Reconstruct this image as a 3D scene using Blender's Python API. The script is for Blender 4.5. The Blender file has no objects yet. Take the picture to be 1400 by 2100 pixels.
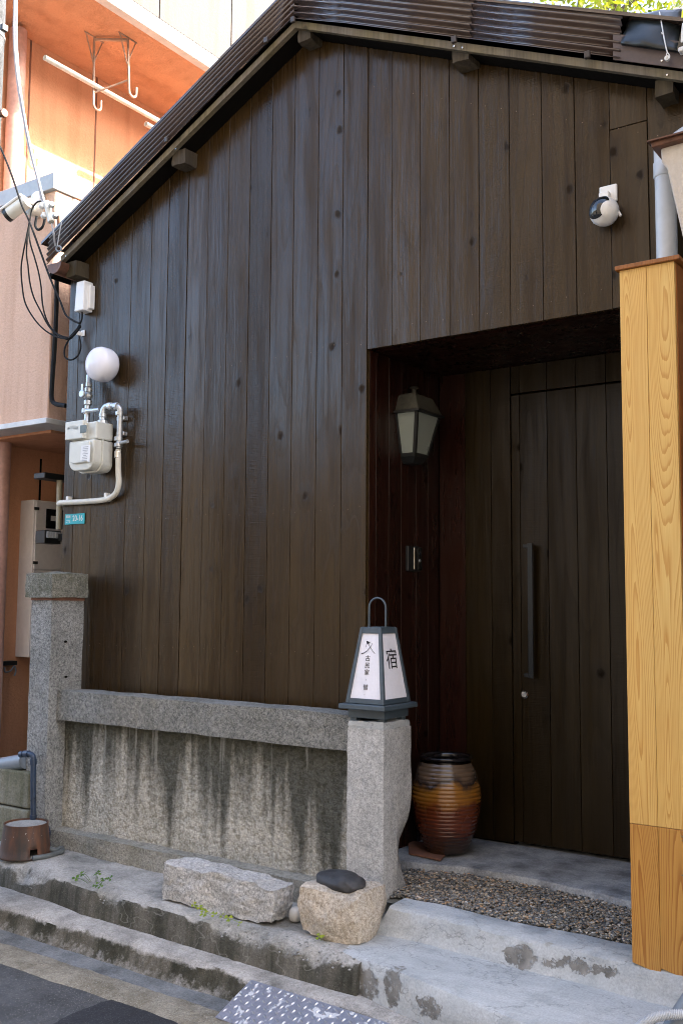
import bpy, bmesh, math, random
from mathutils import Vector, Matrix, noise as mnoise
R = math.radians
random.seed(7)
scene = bpy.context.scene
C = scene.collection

# ------------------------------------------------------------------ camera, sky, sun, exposure
CAM = Vector((0.0, -3.9, 1.17))
YAW, PITCH, ROLL, FPX = R(-34.75), R(5.28), R(0.426), 2042.0
fwd = Vector((math.sin(YAW)*math.cos(PITCH), math.cos(YAW)*math.cos(PITCH), math.sin(PITCH)))
rt0 = Vector((math.cos(YAW), -math.sin(YAW), 0)); up0 = rt0.cross(fwd)
rt = rt0*math.cos(ROLL) + up0*math.sin(ROLL); up = up0*math.cos(ROLL) - rt0*math.sin(ROLL)
cam_d = bpy.data.cameras.new('camera'); cam = bpy.data.objects.new('camera', cam_d); C.objects.link(cam)
cam_d.sensor_fit = 'VERTICAL'; cam_d.sensor_height = 36.0; cam_d.lens = 36.0*FPX/2100.0
cam_d.clip_start = 0.05; cam_d.clip_end = 500
m4 = Matrix((rt, up, -fwd)).transposed().to_4x4(); m4.translation = CAM
cam.matrix_world = m4; scene.camera = cam

SUN = Vector((0.82, 0.50, 0.70)).normalized()
world = bpy.data.worlds.new('World'); scene.world = world; world.use_nodes = True
wn = world.node_tree.nodes; wl = world.node_tree.links
sky = wn.new('ShaderNodeTexSky'); sky.sky_type = 'NISHITA'; sky.sun_disc = False
sky.sun_elevation = math.asin(SUN.z); sky.sun_rotation = math.atan2(SUN.x, SUN.y)
sky.air_density = 0.85; sky.dust_density = 4.0; sky.ozone_density = 0.5; sky.altitude = 20
wl.new(sky.outputs[0], wn['Background'].inputs[0]); wn['Background'].inputs[1].default_value = 0.13
sl = bpy.data.lights.new('sun', 'SUN'); sl.energy = 2.1; sl.angle = R(0.5); sl.color = (1.0, 0.94, 0.84)
so = bpy.data.objects.new('sun', sl); C.objects.link(so); so.rotation_euler = SUN.to_track_quat('Z', 'Y').to_euler(); so.location = (6, 4, 9)
vs = scene.view_settings
vs.view_transform = 'Standard'; vs.look = 'None'; vs.gamma = 1.0; vs.use_curve_mapping = False; vs.exposure = 3.2
scene.cycles.use_denoising = True; scene.cycles.filter_width = 1.0; scene.cycles.max_bounces = 8; scene.cycles.diffuse_bounces = 4; scene.cycles.glossy_bounces = 4

# ------------------------------------------------------------------ measuring: a sighting line met with a plane of the place
def _ray(x, y): return rt*((x-700)/FPX) + up*(-(y-1050)/FPX) + fwd
def AY(x, y, Y): d = _ray(x, y); return CAM + d*((Y-CAM.y)/d.y)
def AZ(x, y, Z): d = _ray(x, y); return CAM + d*((Z-CAM.z)/d.z)
def AX(x, y, X): d = _ray(x, y); return CAM + d*((X-CAM.x)/d.x)

# ------------------------------------------------------------------ materials
class G:
    def __init__(s, name):
        s.mat = bpy.data.materials.new(name); s.mat.use_nodes = True
        s.t = s.mat.node_tree; s.b = s.t.nodes['Principled BSDF']; s._geo = None
    def n(s, kind, **kw):
        x = s.t.nodes.new('ShaderNode'+kind)
        for k, v in kw.items(): setattr(x, k, v)
        return x
    def ln(s, a, inp):
        if hasattr(a, 'links'): s.t.links.new(a, inp)
        else:
            if inp.type == 'RGBA' and len(a) == 3: a = (*a, 1)
            inp.default_value = a
    def pos(s, sc=(1, 1, 1), rnd=0.0, warp=None, wamt=0.0):
        if not s._geo: s._geo = s.n('NewGeometry')
        o = s._geo.outputs['Position']
        if rnd:
            oi = s.n('ObjectInfo'); mu = s.n('Math', operation='MULTIPLY'); s.ln(oi.outputs['Random'], mu.inputs[0]); mu.inputs[1].default_value = rnd
            ad = s.n('VectorMath', operation='ADD'); s.ln(o, ad.inputs[0]); s.ln(mu.outputs[0], ad.inputs[1]); o = ad.outputs[0]
        if warp is not None:
            ad = s.n('VectorMath', operation='MULTIPLY_ADD'); s.ln(warp, ad.inputs[0]); ad.inputs[1].default_value = (wamt,)*3; s.ln(o, ad.inputs[2]); o = ad.outputs[0]
        m = s.n('VectorMath', operation='MULTIPLY'); s.ln(o, m.inputs[0]); m.inputs[1].default_value = sc
        return m.outputs[0]
    def noise(s, vec, scale=1.0, detail=4, rough=0.55, dist=0.0, col=False):
        x = s.n('TexNoise'); s.ln(vec, x.inputs['Vector']); x.inputs['Scale'].default_value = scale
        x.inputs['Detail'].default_value = detail; x.inputs['Roughness'].default_value = rough; x.inputs['Distortion'].default_value = dist
        return x.outputs['Color' if col else 0]
    def vor(s, vec, scale=1.0, feat='F1', out='Distance'):
        x = s.n('TexVoronoi', feature=feat); s.ln(vec, x.inputs['Vector']); x.inputs['Scale'].default_value = scale
        return x.outputs[out]
    def m(s, op, a, b=0.0, c=None, clamp=False):
        x = s.n('Math', operation=op, use_clamp=clamp); s.ln(a, x.inputs[0]); s.ln(b, x.inputs[1])
        if c is not None: s.ln(c, x.inputs[2])
        return x.outputs[0]
    def rng(s, v, a, b, c=0.0, d=1.0):
        x = s.n('MapRange'); s.ln(v, x.inputs[0])
        for i, q in enumerate((a, b, c, d)): x.inputs[i+1].default_value = q
        return x.outputs[0]
    def ramp(s, f, stops):
        x = s.n('ValToRGB'); s.ln(f, x.inputs[0]); e = x.color_ramp.elements
        while len(e) < len(stops): e.new(0.5)
        for el, (p, c) in zip(e, stops): el.position = p; el.color = (*c, 1) if hasattr(c, '__len__') else (c, c, c, 1)
        return x.outputs[0]
    def mix(s, f, a, b, bt='MIX'):
        x = s.n('Mix', data_type='RGBA', blend_type=bt); s.ln(f, x.inputs[0]); s.ln(a, x.inputs[6]); s.ln(b, x.inputs[7])
        return x.outputs[2]
    def sep(s, vec):
        x = s.n('SeparateXYZ'); s.ln(vec, x.inputs[0]); return x.outputs
    def bump(s, h, strength=0.3, dist=0.01, nrm=None):
        x = s.n('Bump'); s.ln(h, x.inputs['Height']); x.inputs['Strength'].default_value = strength; x.inputs['Distance'].default_value = dist
        if nrm is not None: s.ln(nrm, x.inputs['Normal'])
        return x.outputs[0]
    def rand(s): return s.n('ObjectInfo').outputs['Random']
    def island(s):
        if not s._geo: s._geo = s.n('NewGeometry')
        return s._geo.outputs['Random Per Island']
    def fin(s, color=None, rough=None, normal=None, metal=None, spec=None, **kw):
        I = s.b.inputs
        if color is not None: s.ln(color, I['Base Color'])
        if rough is not None: s.ln(rough, I['Roughness'])
        if normal is not None: s.ln(normal, I['Normal'])
        if metal is not None: I['Metallic'].default_value = metal
        if spec is not None: I['Specular IOR Level'].default_value = spec
        for k, v in kw.items(): I[k].default_value = v
        return s.mat

def m_plain(name, col, rough=0.5, metal=0.0, var=0.12, scale=30, bump=0.03, spec=None, **kw):
    g = G(name); p = g.pos(); nz = g.noise(p, scale, 5); n2 = g.noise(p, scale*0.15, 3)
    lo = tuple(c*(1-var*2) for c in col); hi = tuple(min(1, c*(1+var)) for c in col)
    c = g.mix(g.rng(g.m('ADD', nz, n2), 0.7, 1.3), lo, hi)
    return g.fin(c, g.rng(nz, 0.3, 0.7, max(0.03, rough-0.08), min(1, rough+0.08)), g.bump(nz, bump, 0.01), metal, spec, **kw)

def m_board(name, lo, hi, rlo=0.30, rhi=0.62, gloss=0.5):
    g = G(name); v = g.pos((1, 1, 1), 37.0)
    w = g.noise(g.pos((3, 3, 1.1), 37.0), 1.0, 2, col=True)
    vw = g.pos((1, 1, 1), 37.0, w, 0.05)
    def sc(src, s3):
        x = g.n('VectorMath', operation='MULTIPLY'); g.ln(src, x.inputs[0]); x.inputs[1].default_value = s3; return x.outputs[0]
    grain = g.noise(sc(vw, (75, 75, 1.6)), 1.0, 5, 0.6)
    fine = g.noise(sc(v, (260, 260, 7)), 1.0, 2)
    streak = g.noise(sc(vw, (14, 14, 0.55)), 1.0, 3)
    blot = g.noise(sc(v, (5, 5, 2.2)), 1.0, 4)
    saw = g.noise(sc(v, (6, 6, 220)), 1.0, 2)
    rings = g.m('FRACT', g.m('MULTIPLY', g.noise(sc(vw, (6.5, 6.5, 0.42)), 1.0, 1, 0.4), 11.0))
    w2 = g.noise(sc(v, (45, 45, 30)), 1.0, 2, col=True); ad = g.n('VectorMath', operation='MULTIPLY_ADD'); g.ln(w2, ad.inputs[0]); ad.inputs[1].default_value = (0.022,)*3; g.ln(g.pos((1, 1, 1), 37.0, w, 0.09), ad.inputs[2])
    kv = sc(ad.outputs[0], (7.0, 7.0, 5.6))
    kd = g.vor(kv, 1.0); kc = g.sep(g.vor(kv, 1.0, out='Color'))[0]
    knot = g.m('MULTIPLY', g.rng(kd, 0.15, 0.07), g.m('GREATER_THAN', kc, 0.5))
    halo = g.m('MULTIPLY', g.rng(kd, 0.42, 0.12), g.m('GREATER_THAN', kc, 0.55))
    line = g.rng(rings, 0.70, 0.98)
    t = g.m('ADD', g.m('MULTIPLY', grain, 0.65), g.m('MULTIPLY', streak, 0.35))
    c = g.mix(g.rng(t, 0.25, 0.75), lo, hi)
    c = g.mix(g.m('MULTIPLY', line, 0.16), c, lo)
    c = g.mix(g.rng(g.rand(), 0, 1, 0.0, 0.8), c, g.mix(1.0, c, (0.60, 0.57, 0.54), 'MULTIPLY'))
    c = g.mix(g.rng(blot, 0.45, 0.68, 0, 0.6), c, g.mix(1.0, c, (1.16, 1.10, 0.66), 'MULTIPLY'))
    c = g.mix(g.m('MULTIPLY', halo, 0.40), c, tuple(x*0.7 for x in lo))
    c = g.mix(g.m('MULTIPLY', knot, 0.7), c, tuple(x*0.5 for x in lo))
    smear = g.noise(sc(vw, (13, 13, 0.8)), 1.0, 5, 0.6)
    rr = g.m('ADD', g.m('MULTIPLY', g.rng(smear, 0.46, 0.66), 0.32), g.m('ADD', g.m('MULTIPLY', grain, 0.14), g.m('MULTIPLY', blot, 0.34)))
    rough = g.m('ADD', g.rng(rr, 0.22, 0.62, rlo, rhi), g.m('MULTIPLY', g.m('ADD', knot, g.m('MULTIPLY', line, 0.25)), 0.35), clamp=True)
    h = g.m('ADD', g.m('MULTIPLY', grain, 0.5), g.m('MULTIPLY', g.m('MULTIPLY', saw, g.m('GREATER_THAN', g.rand(), 0.55)), 0.35))
    h = g.m('ADD', h, g.m('MULTIPLY', fine, 0.15)); h = g.m('SUBTRACT', h, g.m('MULTIPLY', knot, 0.5)); h = g.m('ADD', h, g.m('MULTIPLY', halo, 0.5))
    nb = g.bump(h, 0.40, 0.005); nb = g.bump(g.noise(sc(v, (10, 10, 1.6)), 1.0, 2), 0.34, 0.012, nb)
    g.ln(g.m('MULTIPLY', g.rng(rr, 0.22, 0.62, gloss*1.2, gloss*0.6), g.m('SUBTRACT', 1.0, g.m('ADD', g.m('MULTIPLY', knot, 0.55), g.m('MULTIPLY', line, 0.15)), clamp=True)), g.b.inputs['Specular IOR Level'])
    return g.fin(c, rough, nb)

def m_cedar(name, pale, dark, n=9.0, rough=0.42, rc=0.40):
    g = G(name); w = g.noise(g.pos((9, 9, 2.0), 53.0), 1.0, 2, col=True)
    def sc(src, s3):
        x = g.n('VectorMath', operation='MULTIPLY'); g.ln(src, x.inputs[0]); x.inputs[1].default_value = s3; return x.outputs[0]
    vw = g.pos((1, 1, 1), 53.0, w, 0.012); v = g.pos((1, 1, 1), 53.0)
    fld = g.noise(sc(vw, (9.0, 9.0, 0.75)), 1.0, 0.6, 0.35)
    ring = g.m('FRACT', g.m('ADD', g.m('MULTIPLY', fld, n*2.4), g.m('MULTIPLY', g.noise(sc(v, (120, 120, 3)), 1.0, 3), 0.35)))
    ringc = g.ramp(ring, [(0.0, 0.05), (0.62, 0.35), (0.86, 1.0), (0.97, 0.9), (1.0, 0.05)])
    fine = g.noise(sc(v, (300, 300, 6)), 1.0, 3)
    t = g.m('ADD', g.m('MULTIPLY', ringc, rc), g.m('MULTIPLY', fine, 0.55))
    c = g.mix(g.rng(t, 0.1, 0.95), pale, dark)
    kv = sc(g.pos((1, 1, 1), 53.0, w, 0.03), (5.0, 5.0, 1.7)); kd = g.vor(kv, 1.0); kc = g.sep(g.vor(kv, 1.0, out='Color'))[0]
    knot = g.m('MULTIPLY', g.rng(kd, 0.075, 0.04), g.m('GREATER_THAN', kc, 0.5))
    c = g.mix(knot, c, tuple(x*0.22 for x in dark))
    c = g.mix(g.rng(g.noise(sc(v, (6, 6, 1.2)), 1.0, 3), 0.35, 0.7, 0, 0.5), c, g.mix(1.0, c, (1.0, 0.86, 0.66), 'MULTIPLY'))
    c = g.mix(g.rng(g.rand(), 0, 1, 0, 0.5), c, g.mix(1.0, c, (1.02, 0.88, 0.66), 'MULTIPLY'))
    return g.fin(c, rough, g.bump(g.m('ADD', ringc, fine), 0.10, 0.002))

def m_granite(name, dark, light, tan=None, pit=0.5, moss=0.0, streaks=False):
    g = G(name); p = g.pos()
    sp = g.noise(p, 190, 3, 0.75); sp2 = g.noise(p, 75, 4, 0.75); big = g.noise(p, 5, 5, 0.6); md = g.noise(p, 26, 4)
    c = g.mix(g.rng(g.m('ADD', g.m('MULTIPLY', sp, 0.5), g.m('MULTIPLY', sp2, 0.5)), 0.40, 0.60), dark, light)
    if tan: c = g.mix(g.rng(md, 0.35, 0.7, 0.15, 0.85), c, g.mix(1.0, c, tan, 'MULTIPLY'))
    c = g.mix(g.rng(big, 0.40, 0.72, 0.0, 0.65), c, g.mix(1.0, c, (0.55, 0.56, 0.54), 'MULTIPLY'))
    fl = g.rng(g.noise(p, 420, 2), 0.66, 0.76)
    c = g.mix(g.m('MULTIPLY', fl, 0.75), c, (0.62, 0.62, 0.60))
    if streaks:
        q = g.sep(p)
        ragged = g.noise(g.pos((34, 34, 12)), 1.0, 4, 0.65)
        sx = g.noise(g.pos((6.2, 0.0, 0.05)), 1.0, 2, 0.55, 0.3); sx2 = g.noise(g.pos((17, 0.0, 0.25)), 1.0, 2, 0.5)
        fall = g.rng(q[2], -0.10, 0.52, 0.0, 1.0)
        sv = g.m('ADD', g.m('MULTIPLY', sx, 0.72), g.m('MULTIPLY', sx2, 0.28))
        right = g.rng(q[0], -3.1, -2.7, 0.0, 0.05)
        sv = g.m('ADD', g.m('ADD', sv, right), g.m('ADD', g.m('MULTIPLY', g.m('SUBTRACT', ragged, 0.5), 0.13), g.m('MULTIPLY', g.m('SUBTRACT', fall, 0.62), 0.26)))
        mk = g.rng(sv, 0.41, 0.555)
        c = g.mix(g.m('MULTIPLY', mk, 0.88), c, g.mix(1.0, c, (0.10, 0.112, 0.10), 'MULTIPLY'))
        pits = g.noise(p, 42, 4, 0.7)
        c = g.mix(g.rng(pits, 0.52, 0.40, 0, 0.6), c, g.mix(1.0, c, (0.42, 0.39, 0.31), 'MULTIPLY'))
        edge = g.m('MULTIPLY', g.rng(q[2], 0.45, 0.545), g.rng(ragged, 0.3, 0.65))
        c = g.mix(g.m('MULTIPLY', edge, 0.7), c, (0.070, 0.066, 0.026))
        lm = g.rng(g.noise(g.pos((26, 1, 0.7)), 1.0, 2), 0.62, 0.69)
        c = g.mix(g.m('MULTIPLY', lm, g.m('MULTIPLY', g.m('MULTIPLY', fall, fall), 0.7)), c, (0.40, 0.40, 0.37))
    if moss:
        mm = g.m('MULTIPLY', g.rng(g.noise(p, 9, 5, 0.65), 0.46, 0.62), moss)
        c = g.mix(mm, c, (0.075, 0.078, 0.042))
    h = g.m('ADD', g.m('MULTIPLY', sp2, 0.5), g.m('MULTIPLY', md, 0.8))
    if streaks: h = g.m('ADD', g.m('MULTIPLY', pits, 1.6), g.m('MULTIPLY', sp2, 0.4))
    nb = g.bump(h, pit, 0.016); nb = g.bump(sp, 0.5*pit, 0.004, nb)
    return g.fin(c, 0.88, nb, spec=0.3)

def _conc(g, p, col, stain=(0.45, 0.46, 0.42), amt=0.7, agg=0.3, damp=None, scale=1.0, lines=False):
    big = g.noise(p, 3.2*scale, 6, 0.62); md = g.noise(p, 17*scale, 5, 0.65); fn = g.noise(p, 110, 4, 0.75); sp = g.noise(p, 230, 2)
    c = g.mix(g.rng(fn, 0.35, 0.65), tuple(x*0.72 for x in col), tuple(min(1, x*1.2) for x in col))
    c = g.mix(g.rng(big, 0.40, 0.68, 0, amt), c, g.mix(1.0, c, stain, 'MULTIPLY'))
    c = g.mix(g.rng(md, 0.5, 0.72, 0, amt*0.7), c, g.mix(1.0, c, (0.66, 0.66, 0.62), 'MULTIPLY'))
    c = g.mix(g.m('MULTIPLY', g.rng(sp, 0.62, 0.72), agg), c, (0.5, 0.48, 0.43))
    c = g.mix(g.m('MULTIPLY', g.rng(sp, 0.38, 0.29), agg), c, (0.04, 0.04, 0.038))
    if damp:
        vs_ = g.noise(g.pos((9, 9, 1.3)), 1.0, 4, 0.65)
        c = g.mix(g.rng(vs_, 0.42, 0.60, 0, 0.9), c, g.mix(1.0, c, damp, 'MULTIPLY'))
    if lines:
        k = g.m('ABSOLUTE', g.m('SUBTRACT', g.noise(g.pos((1.7, 1.7, 3.0)), 1.0, 4, 0.6), 0.46))
        c = g.mix(g.rng(k, 0.005, 0.001, 0, 0.3), c, (0.34, 0.33, 0.30))
    return c, md, fn
def m_concrete(name, col, stain=(0.45, 0.46, 0.42), amt=0.7, agg=0.3, damp=None, scale=1.0, rough=0.88, bumps=0.35):
    g = G(name); p = g.pos(); c, md, fn = _conc(g, p, col, stain, amt, agg, damp, scale)
    nb = g.bump(md, bumps, 0.02); nb = g.bump(fn, bumps*0.7, 0.004, nb)
    return g.fin(c, rough, nb, spec=0.3)
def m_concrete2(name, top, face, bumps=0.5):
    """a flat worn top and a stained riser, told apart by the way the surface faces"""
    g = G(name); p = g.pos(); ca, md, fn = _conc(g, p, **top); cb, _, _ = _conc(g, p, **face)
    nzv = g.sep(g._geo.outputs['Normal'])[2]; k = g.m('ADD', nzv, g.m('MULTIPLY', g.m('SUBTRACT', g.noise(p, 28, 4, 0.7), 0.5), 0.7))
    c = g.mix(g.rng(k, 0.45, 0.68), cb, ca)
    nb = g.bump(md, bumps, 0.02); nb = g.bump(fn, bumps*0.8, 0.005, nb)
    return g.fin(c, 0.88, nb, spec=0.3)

def m_stucco(name, col, dark=0.85, rough=0.9, bump=0.5):
    g = G(name); p = g.pos(); a = g.noise(p, 55, 5, 0.6); b = g.noise(p, 1.6, 4); s = g.noise(g.pos((9, 9, 0.8)), 1.0, 4)
    c = g.mix(g.rng(b, 0.35, 0.7), tuple(x*dark for x in col), col)
    c = g.mix(g.rng(s, 0.48, 0.70, 0, 0.6), c, g.mix(1.0, c, (0.78, 0.72, 0.66), 'MULTIPLY'))
    c = g.mix(g.rng(g.noise(p, 75, 4, 0.7), 0.35, 0.65, 0, 0.5), c, g.mix(1.0, c, (0.84, 0.82, 0.80), 'MULTIPLY'))
    return g.fin(c, rough, g.bump(a, bump, 0.012), spec=0.25)

M = {}
M['board'] = m_board('dark_brown_boards', (0.0250, 0.0146, 0.0060), (0.062, 0.0385, 0.0162), 0.20, 0.36, 0.30)
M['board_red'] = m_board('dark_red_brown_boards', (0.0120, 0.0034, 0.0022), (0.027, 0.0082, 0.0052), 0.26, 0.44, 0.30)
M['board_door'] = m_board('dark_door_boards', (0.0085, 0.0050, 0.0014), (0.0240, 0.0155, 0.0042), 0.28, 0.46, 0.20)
M['old_wood'] = m_board('weathered_grey_wood', (0.10, 0.088, 0.066), (0.29, 0.255, 0.20), 0.75, 0.95, 0.2)
M['purlin'] = m_board('old_dark_purlin', (0.030, 0.024, 0.017), (0.12, 0.10, 0.075), 0.75, 0.95, 0.2)
M['cedar'] = m_cedar('yellow_cedar', (0.72, 0.52, 0.185), (0.47, 0.245, 0.052), n=24.0, rc=0.56)
M['cedar_low'] = m_cedar('orange_cedar', (0.56, 0.325, 0.080), (0.32, 0.135, 0.024), n=15.0, rc=0.66)
M['cedar_dark'] = m_cedar('brown_cedar', (0.32, 0.13, 0.032), (0.15, 0.048, 0.010), n=12.0)
M['black'] = m_plain('black_paint', (0.012, 0.014, 0.015), 0.42, 0, 0.2)
M['dark_gap'] = m_plain('dark_void', (0.006, 0.005, 0.004), 0.9, spec=0.1)
M['roof_metal'] = m_plain('brown_roof_metal', (0.062, 0.041, 0.033), 0.12, 0.0, 0.12, 8, 0.01, spec=1.0)
M['clip'] = m_plain('dark_clip', (0.045, 0.036, 0.032), 0.4)
M['flash_metal'] = m_plain('brown_flashing', (0.085, 0.060, 0.052), 0.45, 0.0, 0.12, 60, 0.05)
M['granite'] = m_granite('grey_granite', (0.10, 0.105, 0.105), (0.42, 0.42, 0.405), (0.95, 0.93, 0.88), 0.55)
M['granite_rail'] = m_granite('grey_rail_granite', (0.075, 0.08, 0.08), (0.36, 0.36, 0.34), (0.95, 0.93, 0.86), 0.5)
M['granite_light'] = m_granite('pale_granite', (0.28, 0.285, 0.28), (0.60, 0.60, 0.59), None, 0.4)
M['granite_cap'] = m_granite('mossy_cap_granite', (0.07, 0.07, 0.055), (0.30, 0.29, 0.24), None, 0.55, 0.75)
M['granite_panel'] = m_granite('stained_panel_granite', (0.36, 0.345, 0.305), (0.84, 0.82, 0.75), (1.0, 0.97, 0.90), 1.0, 0.0, True)
M['granite_base'] = m_granite('base_granite', (0.13, 0.13, 0.115), (0.44, 0.43, 0.39), (1.0, 0.95, 0.86), 0.5, 0.25)
M['granite_block'] = m_granite('rough_block_granite', (0.22, 0.225, 0.225), (0.68, 0.67, 0.645), (1.0, 0.96, 0.92), 0.6)
M['granite_tan'] = m_granite('tan_boulder', (0.33, 0.28, 0.225), (0.76, 0.70, 0.61), (1.0, 0.94, 0.85), 0.8)
M['slate'] = m_plain('black_river_stone', (0.040, 0.041, 0.044), 0.6, 0, 0.3, 40, 0.2)
M['mortar'] = None
M['ledge'] = m_concrete('old_ledge_concrete', (0.36, 0.345, 0.315), (0.55, 0.56, 0.55), 0.7, 0.35)
M['ledge_face'] = m_concrete('stained_ledge_face', (0.20, 0.19, 0.165), (0.5, 0.52, 0.47), 0.8, 0.25, (0.45, 0.47, 0.42))
M['kerb_top'] = m_concrete('worn_kerb_top', (0.40, 0.385, 0.36), (0.55, 0.56, 0.55), 0.6, 0.5)
M['kerb_face'] = m_concrete('mossy_kerb_face', (0.22, 0.205, 0.175), (0.45, 0.46, 0.40), 0.9, 0.3, (0.26, 0.28, 0.22))
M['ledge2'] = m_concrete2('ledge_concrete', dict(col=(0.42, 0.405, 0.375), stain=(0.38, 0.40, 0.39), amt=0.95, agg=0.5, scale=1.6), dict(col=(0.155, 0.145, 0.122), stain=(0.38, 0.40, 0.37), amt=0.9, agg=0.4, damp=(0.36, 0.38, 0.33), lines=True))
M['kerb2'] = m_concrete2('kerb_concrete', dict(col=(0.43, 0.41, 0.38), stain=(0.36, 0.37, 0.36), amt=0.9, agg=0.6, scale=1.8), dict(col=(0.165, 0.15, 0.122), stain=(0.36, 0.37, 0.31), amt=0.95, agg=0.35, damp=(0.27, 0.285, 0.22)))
M['gutter'] = m_concrete('gutter_concrete', (0.20, 0.21, 0.215), (0.36, 0.38, 0.39), 0.95, 0.3, None, 1.8)
M['strip'] = m_concrete('exposed_aggregate', (0.30, 0.275, 0.22), (0.45, 0.43, 0.38), 0.9, 1.0, None, 2.0, 0.9, 0.8)
M['asphalt'] = m_concrete('asphalt', (0.085, 0.088, 0.092), (0.42, 0.42, 0.43), 0.95, 0.7, None, 1.1, 0.85, 0.7)
M['asphalt_new'] = m_concrete('dark_asphalt_patch', (0.026, 0.028, 0.033), (0.7, 0.7, 0.7), 0.4, 0.25, None, 1.0, 0.8, 0.5)
M['slab'] = m_concrete('smooth_slab', (0.37, 0.395, 0.415), (0.33, 0.34, 0.36), 0.95, 0.12, None, 2.2, 0.6, 0.15)
M['block'] = m_concrete('mossy_block_wall', (0.24, 0.23, 0.18), (0.5, 0.52, 0.42), 0.8, 0.2, (0.6, 0.62, 0.5))
M['orange'] = m_stucco('orange_stucco', (0.68, 0.355, 0.205), 0.92)
M['orange_pale'] = m_stucco('pale_orange_stucco', (0.70, 0.48, 0.36), 0.94)
M['cream'] = m_stucco('cream_render', (0.66, 0.60, 0.52), 0.94)
M['opposite'] = m_stucco('grey_render_opposite', (0.24, 0.215, 0.185), 0.9)
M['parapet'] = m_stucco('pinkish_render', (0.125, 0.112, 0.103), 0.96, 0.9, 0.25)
M['pink_pipe'] = m_plain('pink_pipe', (0.56, 0.33, 0.27), 0.5)
M['white_trim'] = m_plain('white_trim', (0.62, 0.64, 0.64), 0.5, 0, 0.08)
M['cap_metal'] = m_plain('grey_cap_metal', (0.36, 0.40, 0.42), 0.45, 0.0, 0.08)
M['white'] = m_plain('white_plastic', (0.78, 0.78, 0.76), 0.35, 0, 0.04, 12, 0.01)
M['opal'] = m_plain('opal_glass', (0.80, 0.80, 0.86), 0.18, 0, 0.02, 10, 0.0)
M['cream_plastic'] = m_plain('cream_plastic', (0.68, 0.66, 0.57), 0.5, 0, 0.06)
M['meter'] = m_plain('meter_paint', (0.66, 0.66, 0.59), 0.4, 0, 0.06, 20, 0.02)
M['galv'] = m_plain('galvanised', (0.55, 0.58, 0.60), 0.38, 0.75, 0.15, 50, 0.05)
M['rubber'] = m_plain('black_cable', (0.008, 0.009, 0.010), 0.75, spec=0.25)
M['grey_cable'] = m_plain('grey_cable', (0.36, 0.36, 0.37), 0.5)
M['teal'] = m_plain('teal_enamel', (0.0, 0.36, 0.42), 0.35, 0, 0.05, 20, 0.01)
M['glass_dark'] = m_plain('dark_glass', (0.01, 0.012, 0.014), 0.06, 0, 0.1, 10, 0.0, spec=0.8)
M['lcd'] = m_plain('lcd', (0.10, 0.13, 0.12), 0.2)
M['box_grey'] = m_plain('meter_box_grey', (0.72, 0.69, 0.68), 0.5, 0, 0.05)
M['tan_pvc'] = m_plain('tan_conduit', (0.34, 0.31, 0.22), 0.5)
M['blue_pvc'] = m_plain('navy_pvc', (0.022, 0.040, 0.075), 0.35, 0, 0.2, 30, 0.03)
M['grey_pvc'] = m_plain('grey_pvc', (0.19, 0.22, 0.25), 0.42, 0, 0.1)
M['dusty_pvc'] = m_plain('dusty_pipe', (0.11, 0.125, 0.125), 0.6, 0, 0.2, 40, 0.1)
M['light_pvc'] = m_plain('light_grey_pvc', (0.52, 0.55, 0.58), 0.4, 0, 0.05)
M['copper'] = m_plain('old_copper', (0.16, 0.075, 0.045), 0.5, 0.35, 0.25)
M['bronze'] = m_plain('lantern_roof', (0.085, 0.085, 0.07), 0.6, 0.3, 0.25, 40, 0.15)
M['frost'] = m_plain('frosted_glass', (0.27, 0.31, 0.285), 0.35, 0, 0.04, 8, 0.0)
M['amber'] = m_plain('amber_bulb', (0.65, 0.38, 0.12), 0.4)
M['lantern_frame'] = m_plain('slate_blue_metal', (0.060, 0.085, 0.105), 0.42, 0, 0.15, 30, 0.05)
M['paper'] = m_plain('white_paper', (0.80, 0.80, 0.86), 0.8, 0, 0.03, 90, 0.03)
M['black_glaze'] = m_plain('black_glaze', (0.012, 0.010, 0.011), 0.18, 0, 0.2, 20, 0.02)
M['ink'] = m_plain('ink', (0.018, 0.016, 0.024), 0.7)
M['handle'] = m_plain('dark_steel', (0.012, 0.016, 0.019), 0.38, 0.2, 0.15)
M['chrome'] = m_plain('chrome', (0.72, 0.72, 0.70), 0.16, 1.0, 0.05)
M['tarp'] = m_plain('black_sheet', (0.016, 0.021, 0.022), 0.38, 0, 0.2, 12, 0.15)
M['pole'] = m_plain('pole_concrete', (0.07, 0.075, 0.08), 0.8, 0, 0.4, 120, 0.4)
M['terracotta'] = m_plain('terracotta', (0.22, 0.10, 0.062), 0.8, 0, 0.2)
M['pebble_white'] = m_plain('white_pebble', (0.60, 0.60, 0.58), 0.6)
M['red'] = m_plain('red_tape', (0.5, 0.03, 0.03), 0.5)
M['brown_pipe'] = m_plain('brown_pipe', (0.22, 0.10, 0.05), 0.5)
M['steel'] = m_plain('bracket_steel', (0.42, 0.30, 0.22), 0.5, 0.3, 0.2)

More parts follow.
